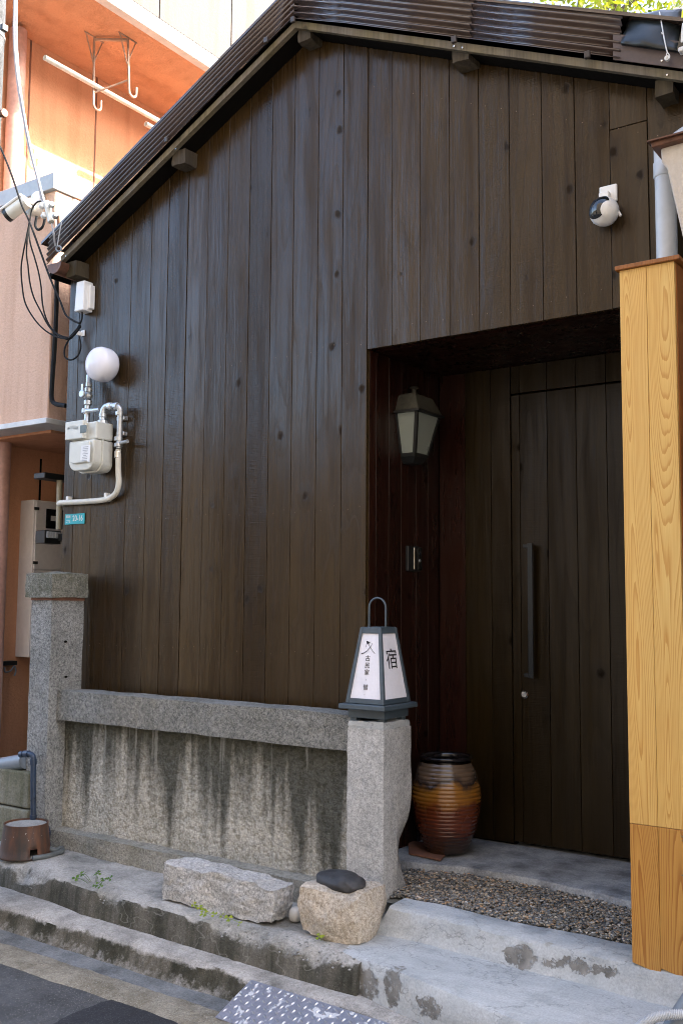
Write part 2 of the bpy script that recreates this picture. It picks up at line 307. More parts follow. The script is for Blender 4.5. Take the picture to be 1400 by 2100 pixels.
def make_special():
    # fresh grey render, with bits broken away down to the old dark concrete
    g = G('grey_render'); p = g.pos()
    big = g.noise(p, 2.6, 5, 0.6); md = g.noise(p, 13, 5, 0.6); fn = g.noise(p, 120, 4, 0.7)
    c = g.mix(g.rng(fn, 0.35, 0.65), (0.385, 0.405, 0.412), (0.52, 0.545, 0.552))
    c = g.mix(g.rng(big, 0.45, 0.72, 0, 0.6), c, (0.34, 0.37, 0.38))
    warp = g.noise(p, 17, 6, 0.72, col=True)
    vw = g.pos((1, 1, 1), 0, warp, 0.13)
    def spot(x, y, z, rx, ry, rz):
        a = g.n('VectorMath', operation='SUBTRACT'); g.ln(vw, a.inputs[0]); a.inputs[1].default_value = (x+0.065, y+0.065, z+0.065)
        b = g.n('VectorMath', operation='DIVIDE'); g.ln(a.outputs[0], b.inputs[0]); b.inputs[1].default_value = (rx, ry, rz)
        l = g.n('VectorMath', operation='LENGTH'); g.ln(b.outputs[0], l.inputs[0]); return g.rng(l.outputs['Value'], 1.06, 0.94)
    mk = None
    for s in SPOTS:
        q = spot(*s); mk = q if mk is None else g.m('MAXIMUM', mk, q)
    mk = g.m('MULTIPLY', mk, g.rng(g.noise(p, 38, 5, 0.7), 0.36, 0.48))
    old = g.mix(g.rng(md, 0.35, 0.65), (0.14, 0.138, 0.128), (0.30, 0.295, 0.275))
    ck = g.m('ABSOLUTE', g.m('SUBTRACT', g.noise(g.pos((1.6, 3, 3)), 1.0, 6, 0.62), 0.5)); c = g.mix(g.rng(ck, 0.006, 0.001, 0, 0.55), c, (0.20, 0.21, 0.21))
    wear = g.rng(g.noise(p, 6, 6, 0.7), 0.52, 0.66, 0, 0.55); c = g.mix(wear, c, g.mix(1.0, c, (0.62, 0.64, 0.64), 'MULTIPLY'))
    c = g.mix(mk, c, old)
    yl = g.rng(g.noise(g.pos((9, 16, 16)), 1.0, 4), 0.70, 0.76)
    c = g.mix(g.m('MULTIPLY', yl, 0.5), c, (0.22, 0.19, 0.12))
    h = g.m('SUBTRACT', g.m('ADD', g.m('MULTIPLY', md, 0.6), g.m('MULTIPLY', fn, 0.15)), g.m('MULTIPLY', mk, 0.8))
    tw = g.noise(g.pos((4, 14, 14)), 1.0, 5, 0.6, 0.8)
    M['mortar'] = g.fin(g.mix(g.rng(tw, 0.40, 0.62, 0.0, 0.35), c, g.mix(1.0, c, (0.66, 0.68, 0.70), 'MULTIPLY')), 0.82, g.bump(tw, 0.25, 0.015, g.bump(h, 0.6, 0.012)), spec=0.3)
    # gravel
    g = G('river_gravel'); r = g.island()
    c = g.ramp(r, [(0.0, (0.06, 0.068, 0.078)), (0.22, (0.13, 0.14, 0.15)), (0.42, (0.28, 0.27, 0.24)), (0.60, (0.15, 0.155, 0.15)), (0.70, (0.50, 0.41, 0.29)), (0.80, (0.42, 0.25, 0.13)), (0.90, (0.66, 0.64, 0.58)), (1.0, (0.17, 0.18, 0.18))])
    c = g.mix(g.rng(g.noise(g.pos(), 150, 3), 0.3, 0.7, 0, 0.35), c, g.mix(1.0, c, (0.55, 0.55, 0.55), 'MULTIPLY'))
    M['gravel'] = g.fin(c, 0.38, spec=0.45)
    # glazed jar: bronze shoulder, amber belt, red-brown foot
    g = G('jar_glaze'); q = g.sep(g.pos()); w = g.noise(g.pos((7, 7, 6)), 1.0, 3); w2 = g.noise(g.pos((60, 60, 9)), 1.0, 3)
    t = g.m('ADD', q[2], g.m('MULTIPLY', g.m('SUBTRACT', w, 0.5), 0.20)); t = g.m('ADD', t, g.m('MULTIPLY', g.m('SUBTRACT', w2, 0.5), 0.03))
    c = g.ramp(g.rng(t, 0.0, 0.50), [(0.0, (0.025, 0.016, 0.010)), (0.12, (0.045, 0.016, 0.008)), (0.30, (0.115, 0.026, 0.010)), (0.46, (0.125, 0.030, 0.009)), (0.52, (0.24, 0.095, 0.014)), (0.60, (0.26, 0.115, 0.018)), (0.665, (0.030, 0.022, 0.020)), (0.73, (0.13, 0.088, 0.058)), (0.86, (0.10, 0.072, 0.050)), (0.93, (0.012, 0.009, 0.010)), (1.0, (0.010, 0.008, 0.010))])
    M['jar'] = g.fin(c, g.rng(w, 0.3, 0.7, 0.16, 0.34), g.bump(w2, 0.05, 0.003), spec=0.7)
    # rusty bucket
    g = G('rusty_iron'); a = g.noise(g.pos((14, 14, 4)), 1.0, 5, 0.65); b = g.noise(g.pos(), 60, 3)
    c = g.ramp(a, [(0.3, (0.030, 0.024, 0.020)), (0.48, (0.070, 0.034, 0.020)), (0.6, (0.125, 0.048, 0.020)), (0.75, (0.055, 0.032, 0.02))])
    c = g.mix(g.rng(b, 0.70, 0.74), c, (0.5, 0.48, 0.44)); M['rust'] = g.fin(c, 0.6, g.bump(b, 0.2, 0.004))
    # chequer plate: bare aluminium with white cement splashes
    g = G('chequer_plate'); p = g.pos(); s = g.noise(p, 14, 5, 0.62, 0.6); f = g.noise(p, 70, 3)
    mk = g.rng(s, 0.585, 0.60)
    c = g.mix(mk, g.mix(g.rng(f, 0.3, 0.7), (0.25, 0.28, 0.33), (0.34, 0.37, 0.43)), (0.50, 0.52, 0.55))
    g.ln(g.m('SUBTRACT', 0.75, g.m('MULTIPLY', mk, 0.7)), g.b.inputs['Metallic'])
    M['plate'] = g.fin(c, g.m('ADD', 0.36, g.m('MULTIPLY', mk, 0.4)), g.bump(f, 0.05, 0.003))
    M['lug'] = m_plain('plate_lug', (0.40, 0.43, 0.49), 0.34, 0.85, 0.1)
    # leaves
    for nm, a, b in (('leaf', (0.040, 0.115, 0.014), (0.12, 0.22, 0.02)), ('tree_leaf', (0.11, 0.17, 0.012), (0.32, 0.33, 0.02)), ('leaf_lime', (0.16, 0.26, 0.02), (0.34, 0.40, 0.03)), ('leaf_blue', (0.06, 0.16, 0.12), (0.14, 0.25, 0.18))):
        g = G(nm); c = g.mix(g.island(), a, b); g.fin(c, 0.5)
        tr = g.n('BsdfTranslucent'); g.ln(c, tr.inputs[0]); mx = g.n('MixShader'); mx.inputs[0].default_value = 0.45
        g.t.links.new(g.b.outputs[0], mx.inputs[1]); g.t.links.new(tr.outputs[0], mx.inputs[2]); g.t.links.new(mx.outputs[0], g.t.nodes['Material Output'].inputs[0])
        M[nm] = g.mat
    M['bark'] = m_plain('bark', (0.10, 0.075, 0.05), 0.9, 0, 0.3, 20, 0.5)
    # frosted address print etc.
SPOTS = [(-1.95, -0.73, -0.20, 0.035, 0.10, 0.065), (-2.12, -0.69, -0.23, 0.10, 0.12, 0.06), (-1.78, -0.78, -0.215, 0.06, 0.10, 0.03),
         (-1.60, -0.43, -0.100, 0.065, 0.10, 0.030), (-1.34, -0.44, -0.085, 0.12, 0.10, 0.018), (-1.46, -0.44, -0.10, 0.05, 0.08, 0.018)]
make_special()

# ------------------------------------------------------------------ building blocks
ROOT = {}
class MB:
    def __init__(s): s.v = []; s.f = []
    def add(s, vs, fs):
        k = len(s.v); s.v += [Vector(x) for x in vs]; s.f += [tuple(i+k for i in f) for f in fs]; return s
    def box(s, x0, x1, y0, y1, z0, z1):
        return s.add([(x0, y0, z0), (x1, y0, z0), (x1, y1, z0), (x0, y1, z0), (x0, y0, z1), (x1, y0, z1), (x1, y1, z1), (x0, y1, z1)],
                     [(0, 3, 2, 1), (4, 5, 6, 7), (0, 1, 5, 4), (1, 2, 6, 5), (2, 3, 7, 6), (3, 0, 4, 7)])
    def hexa(s, b, t):            # bottom ring of 4, top ring of 4 (counter-clockwise from above)
        return s.add(list(b)+list(t), [(0, 3, 2, 1), (4, 5, 6, 7), (0, 1, 5, 4), (1, 2, 6, 5), (2, 3, 7, 6), (3, 0, 4, 7)])
    def prism(s, poly, d):        # planar polygon pushed along d
        n = len(poly); d = Vector(d); a = [Vector(p) for p in poly]
        return s.add(a+[p+d for p in a], [tuple(range(n-1, -1, -1)), tuple(range(n, 2*n))]+[(i, (i+1) % n, n+(i+1) % n, n+i) for i in range(n)])
    def tube(s, pts, r, seg=10, cap=True):
        pts = [Vector(p) for p in pts]; rs = r if hasattr(r, '__len__') else [r]*len(pts); rings = []; ref = None
        for i, p in enumerate(pts):
            t = (pts[min(i+1, len(pts)-1)]-pts[max(i-1, 0)]).normalized()
            if ref is None: ref = t.orthogonal().normalized()
            u = (ref-t*ref.dot(t)).normalized(); ref = u; w = t.cross(u)
            rings.append([p+(u*math.cos(2*math.pi*k/seg)+w*math.sin(2*math.pi*k/seg))*rs[i] for k in range(seg)])
        k0 = len(s.v)
        for q in rings: s.v += q
        for i in range(len(rings)-1):
            for k in range(seg):
                a = k0+i*seg+k; b = k0+i*seg+(k+1) % seg; s.f.append((a, b, b+seg, a+seg))
        if cap: s.f.append(tuple(k0+k for k in range(seg-1, -1, -1))); e = k0+(len(rings)-1)*seg; s.f.append(tuple(e+k for k in range(seg)))
        return s
    def lathe(s, prof, c, seg=32, axis=(0, 0, 1), cap=True):
        ax = Vector(axis).normalized(); u = ax.orthogonal().normalized(); w = ax.cross(u); c = Vector(c); k0 = len(s.v)
        for r, h in prof:
            for k in range(seg):
                a = 2*math.pi*k/seg; s.v.append(c+ax*h+(u*math.cos(a)+w*math.sin(a))*r)
        for i in range(len(prof)-1):
            for k in range(seg):
                a = k0+i*seg+k; b = k0+i*seg+(k+1) % seg; s.f.append((a, b, b+seg, a+seg))
        if not cap: return s
        s.f.append(tuple(k0+k for k in range(seg-1, -1, -1))); e = k0+(len(prof)-1)*seg; s.f.append(tuple(e+k for k in range(seg)))
        return s
    def ball(s, c, r, seg=20, rings=12, axis=(0, 0, 1)):
        rx = r if hasattr(r, '__len__') else (r, r, r); k0 = len(s.v); c = Vector(c)
        for i in range(rings+1):
            t = math.pi*i/rings
            for k in range(seg):
                a = 2*math.pi*k/seg; s.v.append(c+Vector((rx[0]*math.sin(t)*math.cos(a), rx[1]*math.sin(t)*math.sin(a), -rx[2]*math.cos(t))))
        for i in range(rings):
            for k in range(seg):
                a = k0+i*seg+k; b = k0+i*seg+(k+1) % seg; s.f.append((a, b, b+seg, a+seg))
        return s
    def build(s, name, mat, parent=None, bevel=0.0, smooth=False, loc=None, seg=1, weld=False):
        base = ROOT[parent.name] if parent else Vector(loc if loc is not None else (0, 0, 0))
        me = bpy.data.meshes.new(name); me.from_pydata([p-base for p in s.v], [], s.f)
        if weld or smooth:
            bm = bmesh.new(); bm.from_mesh(me); bmesh.ops.remove_doubles(bm, verts=bm.verts, dist=1e-5); bmesh.ops.recalc_face_normals(bm, faces=bm.faces); bm.to_mesh(me); bm.free()
        me.materials.append(mat); me.validate(); o = bpy.data.objects.new(name, me); C.objects.link(o)
        if smooth:
            for p in me.polygons: p.use_smooth = True
            md = o.modifiers.new('edge', 'EDGE_SPLIT'); md.split_angle = R(42)
        if bevel:
            md = o.modifiers.new('bevel', 'BEVEL'); md.width = bevel; md.segments = seg; md.limit_method = 'ANGLE'; md.angle_limit = R(35)
        if parent: o.parent = parent
        else: o.location = base
        ROOT[o.name] = base
        return o
def tag(o, label=None, cat=None, group=None, kind=None):
    if label: o['label'] = label
    if cat: o['category'] = cat
    if group: o['group'] = group
    if kind: o['kind'] = kind
    return o
def thing(name, loc, label, cat, group=None):
    o = bpy.data.objects.new(name, None); C.objects.link(o); o.location = loc; o.empty_display_size = 0.1; ROOT[o.name] = Vector(loc)
    return tag(o, label, cat, group)
def struct(name, mb, mat, **kw): return tag(mb.build(name, mat, **kw), kind='structure')
def bez(pts, n=8):               # smooth curve through points
    P = [Vector(p) for p in pts]; P = [P[0]*2-P[1]]+P+[P[-1]*2-P[-2]]; out = []
    for i in range(1, len(P)-2):
        a, b, c, d = P[i-1:i+3]
        for k in range(n):
            t = k/n; out.append(0.5*((2*b)+(c-a)*t+(2*a-5*b+4*c-d)*t*t+(3*b-a-3*c+d)*t**3))
    out.append(P[-2]); return out
def text_part(name, body, origin, ux, uy, size, mat, parent, ext=0.0004, align='CENTER', sx=1.0):
    cu = bpy.data.curves.new('t', 'FONT'); cu.body = body; cu.size = size; cu.extrude = ext; cu.align_x = align; cu.align_y = 'CENTER'; cu.resolution_u = 3
    ob = bpy.data.objects.new('t', cu); C.objects.link(ob); dg = bpy.context.evaluated_depsgraph_get()
    me = bpy.data.meshes.new_from_object(ob.evaluated_get(dg)); bpy.data.objects.remove(ob)
    ux = Vector(ux).normalized()*sx; uy = Vector(uy).normalized(); uz = ux.cross(uy).normalized(); base = ROOT[parent.name]; O = Vector(origin)
    for v in me.vertices: v.co = O+ux*v.co.x+uy*v.co.y+uz*v.co.z-base
    me.materials.clear(); me.materials.append(mat); o = bpy.data.objects.new(name, me); C.objects.link(o); o.parent = parent; ROOT[o.name] = base
    return o
def rough_solid(name, b0, b1, mat, amp, cuts=10, seed=0, freq=7.0, fine=0.25, parent=None, loc=None, rot=0.0, shape=None, rnd=0.0):
    """a stone: box subdivided, corners rounded by rnd, pushed about by noise"""
    bm = bmesh.new(); bmesh.ops.create_cube(bm, size=1.0)
    bmesh.ops.subdivide_edges(bm, edges=bm.edges, cuts=cuts, use_grid_fill=True)
    b0 = Vector(b0); b1 = Vector(b1); ctr = (b0+b1)/2; half = (b1-b0)/2; rm = Matrix.Rotation(rot, 3, 'Z'); off = Vector((seed*3.7, seed*1.3, seed*2.1))
    for v in bm.verts:
        p = v.co*2.0
        if rnd:
            q = p.normalized()*max(abs(p.x), abs(p.y), abs(p.z))*1.12; p = p.lerp(q, rnd)
        p = Vector((p.x*half.x, p.y*half.y, p.z*half.z))
        if shape: p = shape(p, half)
        w = rm @ p + ctr
        n = mnoise.noise_vector(w*freq+off)*amp + mnoise.noise_vector(w*freq*4+off)*amp*fine + mnoise.noise_vector(w*freq*10+off)*amp*fine*0.45
        v.co = w+n
    bmesh.ops.recalc_face_normals(bm, faces=bm.faces)
    me = bpy.data.meshes.new(name); base = ROOT[parent.name] if parent else Vector(loc if loc is not None else (0, 0, 0))
    for v in bm.verts: v.co -= base
    bm.to_mesh(me); bm.free(); me.materials.append(mat)
    for p in me.polygons: p.use_smooth = True
    o = bpy.data.objects.new(name, me); C.objects.link(o); o.modifiers.new('edge', 'EDGE_SPLIT').split_angle = R(50)
    if parent: o.parent = parent
    else: o.location = base
    ROOT[o.name] = base
    return o

# ------------------------------------------------------------------ ground, kerb, steps
def sweep(name, xs, prof, mats, jitter=None, parent=None, cap=True):
    """sheet following a profile (list of y,z from back to front) along x; faces that lean are given the second material"""
    me = bpy.data.meshes.new(name); V = []; F = []
    n = len(prof(xs[0]))
    for x in xs:
        for k, q in enumerate(prof(x)):
            p = Vector((x, q[0], q[1])) if len(q) == 2 else Vector(q)
            if jitter: p = jitter(p, k)
            V.append(p)
    for i in range(len(xs)-1):
        for k in range(n-1):
            a = i*n+k; F.append((a, a+1, a+n+1, a+n))
    if cap: F.append(tuple(range(n-1, -1, -1))); F.append(tuple((len(xs)-1)*n+k for k in range(n)))
    me.from_pydata(V, [], F); 
    for m_ in mats: me.materials.append(m_)
    bm = bmesh.new(); bm.from_mesh(me); bmesh.ops.recalc_face_normals(bm, faces=bm.faces); bm.to_mesh(me); bm.free()
    for p in me.polygons:
        p.use_smooth = True
        if len(mats) > 1: p.material_index = 0 if abs(p.normal.z) > 0.62 else 1
    o = bpy.data.objects.new(name, me); C.objects.link(o); o.modifiers.new('edge', 'EDGE_SPLIT').split_angle = R(38)
    if parent: o.parent = parent
    ROOT[o.name] = Vector((0, 0, 0)); o['kind'] = 'structure'
    return o
def frange(a, b, st): n = max(1, int(round((b-a)/st))); return [a+(b-a)*i/n for i in range(n+1)]
def nz(x, y, z, f): return mnoise.noise(Vector((x, y, z))*f)
def lerp_pts(x, pts):
    if x <= pts[0][0]: return pts[0][1]
    for (a, b), (c, d) in zip(pts, pts[1:]):
        if x <= c: return b+(d-b)*(x-a)/(c-a)
    return pts[-1][1]

struct('ground', MB().add([(-60, -60, -0.5), (60, -60, -0.5), (60, 60, -0.5), (-60, 60, -0.5)], [(0, 1, 2, 3)]), M['asphalt'])
def roadz(p, k): return p+Vector((0, 0, 0.003*nz(p.x, p.y, 0, 1.7)))
sweep('road', frange(-9, 3, 0.25), lambda x: [(-1.09+0.012*nz(x, 0, 3, 5), -0.360), (-1.16, -0.360), (-1.4, -0.361), (-1.8, -0.362), (-2.6, -0.364), (-6.0, -0.37)], [M['asphalt']], roadz, cap=False)
sweep('aggregate_strip', frange(-9, 3, 0.04), lambda x: [(-0.945+0.012*nz(x, 1, 3, 6), -0.362), (-0.96+0.012*nz(x, 1, 3, 6), -0.353), (-1.03, -0.351), (-1.105+0.02*nz(x, 0, 3, 4), -0.354), (-1.12+0.02*nz(x, 0, 3, 4), -0.362)], [M['strip']], lambda p, k: p+Vector((0, 0, 0.004*nz(p.x, p.y, 1, 30))), cap=False)
sweep('gutter', frange(-9, 3, 0.15), lambda x: [(-0.80, -0.362), (-0.86, -0.364), (-0.96, -0.368)], [M['gutter']], None, cap=False)
pa = [AZ(*q, -0.3555) for q in ((228, 2049), (300, 2072), (420, 2122), (440, 2200), (60, 2200), (70, 2120), (150, 2078))]
pq = []
for a, b in zip(pa, pa[1:]+pa[:1]):
    for k in range(12): p = a.lerp(b, k/12); pq.append(p+Vector((0.010*nz(p.x, p.y, 2, 22), 0.010*nz(p.x, p.y, 7, 22), 0)))
pa = pq
sheet = MB().add(pa, [tuple(range(len(pa)))]); o = struct('road_patch', sheet, M['asphalt_new'])

def kerb_prof(x):
    f = lerp_pts(x, [(-4.2, -0.786), (-2.5, -0.806), (0, -0.83)]); n = 0.010*nz(x, 2, 0, 5)+0.006*nz(x, 5, 0, 19)
    return [(-0.50, -0.268), (-0.66, -0.268+0.003*nz(x, 0, 0, 4)), (f+0.03, -0.271+0.3*n), (f+0.008, -0.276+0.5*n), (f-0.006+n*0.5, -0.287), (f-0.012+n, -0.305), (f-0.022+n, -0.335), (f-0.045+0.5*n, -0.37)]
sweep('kerb', frange(-9, 3, 0.03), kerb_prof, [M['kerb2']], lambda p, k: p+mnoise.noise_vector(p*35)*0.0025)

def chip(x): return max(0.0, nz(x, 7.0, 0, 3.1)+0.45*nz(x, 3.0, 0, 9.0)+0.10)
def ledge_prof(x):
    f = lerp_pts(x, [(-4.45, -0.585), (-3.98, -0.612), (-3.7, -0.655), (-3.18, -0.671), (-2.69, -0.697), (-2.2, -0.715)])
    c = chip(x)*lerp_pts(x, [(-4.3, 1.6), (-3.9, 0.5), (-3.6, 0.9), (-2.3, 1.0), (-2.1, 0.2)])
    u = lerp_pts(x, [(-4.5, 0.012), (-4.15, 0.010), (-4.0, 0.0)])
    return [(0.25, -0.150), (-0.22, -0.150+u), (-0.42, -0.150+u), (f+0.10, -0.150+u), (f+0.05+0.03*c, -0.150-0.010*c), (f+0.025+0.05*c, -0.152-0.035*c), (f+0.006+0.055*c, -0.158-0.07*c), (f+0.035*c, -0.17-0.085*c), (f-0.002+0.004*c, -0.18-0.095*c), (f-0.004, -0.19-0.10*c), (f-0.008, -0.235), (f-0.014, -0.29)]
ledge = sweep('ledge', frange(-9, -2.12, 0.02), ledge_prof, [M['ledge2']], lambda p, k: p+mnoise.noise_vector(p*28)*0.004+mnoise.noise_vector(p*7)*0.003)
# aggregate showing in the broken edge
agg = MB(); rs = random.Random(3)
def pebble(mb, c, r, rsx, flat=0.55):
    q = Matrix.Rotation(rsx.uniform(0, 6.28), 3, 'Z') @ Matrix.Rotation(rsx.uniform(-0.5, 0.5), 3, 'X'); k = len(mb.v); sx, sy = rsx.uniform(0.8, 1.3), rsx.uniform(0.6, 0.9)
    for v in ICO_V: mb.v.append(Vector(c)+q @ Vector((v[0]*r*sx, v[1]*r*sy, v[2]*r*flat)))
    mb.f += [tuple(i+k for i in f) for f in ICO_F]
_bm = bmesh.new(); bmesh.ops.create_icosphere(_bm, subdivisions=1, radius=1.0); ICO_V = [v.co.copy() for v in _bm.verts]; _bm.verts.ensure_lookup_table(); ICO_F = [tuple(v.index for v in f.verts) for f in _bm.faces]; _bm.free()
for i in range(300):
    x = rs.uniform(-3.75, -2.15); c = chip(x)
    if c < 0.12: continue
    pr = ledge_prof(x); k = rs.choice((4, 5, 6, 7, 8)); t = rs.random(); a = pr[k-1]; b = pr[k]
    pebble(agg, (x, a[0]+(b[0]-a[0])*t, a[1]+(b[1]-a[1])*t-0.001), rs.uniform(0.004, 0.009), rs)
o = agg.build('aggregate', M['granite'], smooth=True); o.parent = ledge; o['kind'] = 'stuff'

def wob(a, f1=6, f2=20): return lambda p, k: p+mnoise.noise_vector(p*f1)*a+mnoise.noise_vector(p*f2)*a*0.5
def a_prof(x):
    f = -0.674-0.257*(x+2.18); e = max(0.0, min(1.0, (-2.10-x)/0.16)); top = -0.139-0.010*e
    return [(-0.25, top+0.012), (-0.36, top+0.004), (-0.42, top), ((f-0.42)/2, top-0.002), (f+0.03, top-0.003), (f+0.007, top-0.005), (f, top-0.012), (f-0.010, top-0.07), (f-0.02, -0.30)]
sweep('lower_step', frange(-2.26, 0.8, 0.03), a_prof, [M['mortar']], wob(0.0035, 5, 26))
def b_prof(x):
    f = lerp_pts(x, [(-2.2, -0.385), (-1.9, -0.41), (-1.3, -0.445), (0, -0.5)])+0.012*nz(x, 9, 0, 4); e = max(0.0, min(1.0, (-2.19-x)/0.04)); d = 0.06*e
    b = lerp_pts(x, [(-2.2, -0.235), (-1.7, -0.275), (-1.25, -0.255)])+0.02*nz(x, 4, 1, 3)
    return [(b, -0.075), (b-0.004, -0.045-d), (b-0.02, -0.033-d), (f+0.06, -0.036-d), (f+0.010, -0.040-d), (f, -0.048-d), (f-0.010, -0.095), (f-0.022, -0.132), (f-0.034, -0.147)]
sweep('upper_step', frange(-2.25, 0.8, 0.03), b_prof, [M['mortar']], wob(0.004, 5, 24))
def s_prof(x):
    f = lerp_pts(x, [(-2.6, 0.10), (-2.38, 0.135), (-2.1, 0.215), (-1.75, 0.20), (-1.39, 0.14), (-0.9, 0.10)])+0.012*nz(x, 1, 1, 6)
    return [(1.0, 0.0), (0.5, 0.0), (f+0.03, -0.001), (f+0.008, -0.005), (f, -0.016), (f-0.004, -0.07)]
sweep('entrance_slab', frange(-2.62, 0.2, 0.04), s_prof, [M['slab']], wob(0.002))
sweep('gravel_bed', frange(-2.7, 0.2, 0.3), lambda x: [(0.3, -0.055), (-0.3, -0.055)], [M['ledge_face']], None, cap=False)
gr = MB(); rs = random.Random(11)
cnt = 0
while cnt < 9500:
    x = rs.uniform(-2.40, -0.98); y = rs.uniform(-0.31, 0.24)
    fb = b_prof(x)[0][0]-0.010*rs.random(); bk = s_prof(x)[4][0]+0.012*rs.random()
    if x < -2.27 and y < -0.07: continue
    if y < fb or y > bk: continue
    cnt += 1
    pebble(gr, (x, y, -0.050+0.022*rs.random()**0.6), rs.uniform(0.0052, 0.0096), rs, rs.uniform(0.45, 0.75))
tag(gr.build('gravel', M['gravel'], smooth=True), 'small mixed river gravel in a band before the door slab', 'gravel', kind='stuff')

# ------------------------------------------------------------------ the dark wooden house
house = thing('wooden_house', (-2.84, 0.0, 0.0), 'dark brown boarded gabled house with recessed entrance and corrugated verge', 'house')
XL, XR = -4.72, -0.62; APX, APZ = -2.92, 4.060
def zu(x): return APZ-0.506*(APX-x) if x < APX else APZ-0.453*(x-APX)
REC_L, REC_R, LINT, RD = -2.565, -0.80, 2.382, 0.70
fw = MB()                                            # backing of the front wall
fw.prism([(XL+0.01, 0.028, -0.15), (REC_L-0.03, 0.028, -0.15), (REC_L-0.03, 0.028, zu(REC_L)), (APX, 0.028, APZ), (XL+0.01, 0.028, zu(XL))], (0, 0.05, 0))
fw.prism([(REC_L-0.03, 0.028, LINT+0.02), (XR, 0.028, LINT+0.02), (XR, 0.028, zu(XR)), (REC_L-0.03, 0.028, zu(REC_L-0.03))], (0, 0.05, 0))
front_wall = fw.build('front_wall', M['dark_gap'], house)
seams = [XL] + [AY(*q, 0).x for q in ((148.6, 1100), (184.8, 1100), (219, 1100), (266.5, 700), (304, 800), (342.5, 650), (382, 650), (423, 650), (465, 650), (509, 650), (554, 650), (600, 650), (649.5, 650), (701, 650), (752, 600))]
seams2 = [AY(*q, 0).x for q in ((804, 240), (861, 400), (920.5, 500), (981.5, 500), (1045.3, 550), (1113, 560), (1181, 560), (1255, 600), (1331, 500))]
rb = random.Random(5)
def board(x0, x1, z0, parent, mat, gap=0.0016, dy=0.0, ztop=None, name='board'):
    gap = rb.choice((0.0008, 0.0012, 0.0016, 0.0022)); y = dy+rb.uniform(-0.002, 0.002); a, b = x0+gap, x1-gap; t0 = (ztop if ztop is not None else zu(a)-0.003); t1 = (ztop if ztop is not None else zu(b)-0.003)
    mb = MB(); j0, j1 = rb.uniform(-0.0007, 0.0007), rb.uniform(-0.0007, 0.0007)
    if ztop is None and a < APX < b:
        mb.prism([(a, y, z0), (b, y, z0), (b, y, t1), (APX, y, APZ-0.003), (a, y, t0)], (0, 0.02, 0))
    else:
        mb.hexa([(a+j0, y, z0), (b+j1, y, z0), (b+j1, y+0.022, z0), (a+j0, y+0.022, z0)], [(a, y, t0), (b, y, t1), (b, y+0.022, t1), (a, y+0.022, t0)])
    return mb.build(name, mat, parent, bevel=0.0014)
allx = seams
for i in range(len(allx)-1):
    board(allx[i], allx[i+1] if i < len(allx)-2 else REC_L, -0.12, front_wall, M['board'], dy=0.0)
up_x = [REC_L]+seams2+[-1.03, -0.86, XR]
for i in range(len(up_x)-1):
    if i == 8:                                       # the last but one is pieced together
        board(up_x[i], up_x[i+1], LINT, front_wall, M['board'], ztop=AY(1290, 257, 0).z); o = board(up_x[i], up_x[i+1], AY(1290, 257, 0).z+0.003, front_wall, M['board'])
    else: board(up_x[i], up_x[i+1], LINT+rb.uniform(-0.001, 0.001), front_wall, M['board'])
nails = MB()                                         # nail heads in rows
rn = random.Random(9)
def nail(x, z, y=-0.0015): nails.lathe([(0.0019, 0.0), (0.0016, -0.0006)], (x, y, z), 6, (0, 1, 0))
for i in range(len(allx)-1):
    w = allx[i+1]-allx[i]
    for zr in (0.93, 1.63, 2.42):
        for t in (0.25, 0.75): nail(allx[i]+w*t+rn.uniform(-.008, .008), zr+rn.uniform(-.012, .012))
for i in range(len(up_x)-3):
    w = up_x[i+1]-up_x[i]
    for t in (0.24, 0.76): nail(up_x[i]+w*t+rn.uniform(-.01, .01), LINT+0.075+rn.uniform(-.014, .014)); nail(up_x[i]+w*t, zu(up_x[i]+w*t)-0.20)
o = nails.build('nail_heads', M['steel'], front_wall); o['kind'] = 'stuff'
# body of the house behind: side walls and back
bd = MB(); bd.box(XL, XL+0.06, 0.023, 6.0, -0.4, zu(XL)-0.02); bd.build('side_wall', M['board'], house)
MB().box(XR-0.06, XR, 0.079, 6.0, -0.4, zu(XR)-0.02).build('side_wall', M['board'], house)
MB().prism([(XL, 6.0, -0.4), (XR, 6.0, -0.4), (XR, 6.0, zu(XR)), (APX, 6.0, APZ), (XL, 6.0, zu(XL))], (0, 0.06, 0)).build('back_wall', M['board'], house)
# recess: side boards, back boards, ceiling
rec = MB(); rec.box(REC_L-0.06, REC_L-0.024, 0.08, RD+0.06, -0.1, LINT+0.1).box(REC_L-0.024, -2.152, RD+0.024, RD+0.06, -0.1, LINT+0.1).box(-2.152, REC_R, RD+0.024, RD+0.06, 2.24, LINT+0.1).box(REC_R, REC_R+0.04, 0.08, RD+0.06, -0.1, LINT+0.1)
recess = rec.build('entrance_recess', M['dark_gap'], house)
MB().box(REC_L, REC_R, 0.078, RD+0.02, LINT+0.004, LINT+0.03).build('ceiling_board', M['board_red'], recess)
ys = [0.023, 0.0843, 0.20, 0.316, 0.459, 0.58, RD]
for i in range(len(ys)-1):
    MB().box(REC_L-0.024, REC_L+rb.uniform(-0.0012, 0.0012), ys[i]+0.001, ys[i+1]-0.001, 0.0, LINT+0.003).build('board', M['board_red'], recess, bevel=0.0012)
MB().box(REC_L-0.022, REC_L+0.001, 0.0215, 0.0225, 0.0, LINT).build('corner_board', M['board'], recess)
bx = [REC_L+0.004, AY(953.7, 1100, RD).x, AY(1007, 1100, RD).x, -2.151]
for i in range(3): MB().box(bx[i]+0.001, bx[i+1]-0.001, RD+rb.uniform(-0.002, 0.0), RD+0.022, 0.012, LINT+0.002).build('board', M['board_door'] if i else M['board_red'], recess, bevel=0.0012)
dx = [-2.148]+[AY(*q, RD).x for q in ((1064.5, 900), (1121, 900), (1180.5, 900), (1243, 900))]+[-1.46, -1.32]
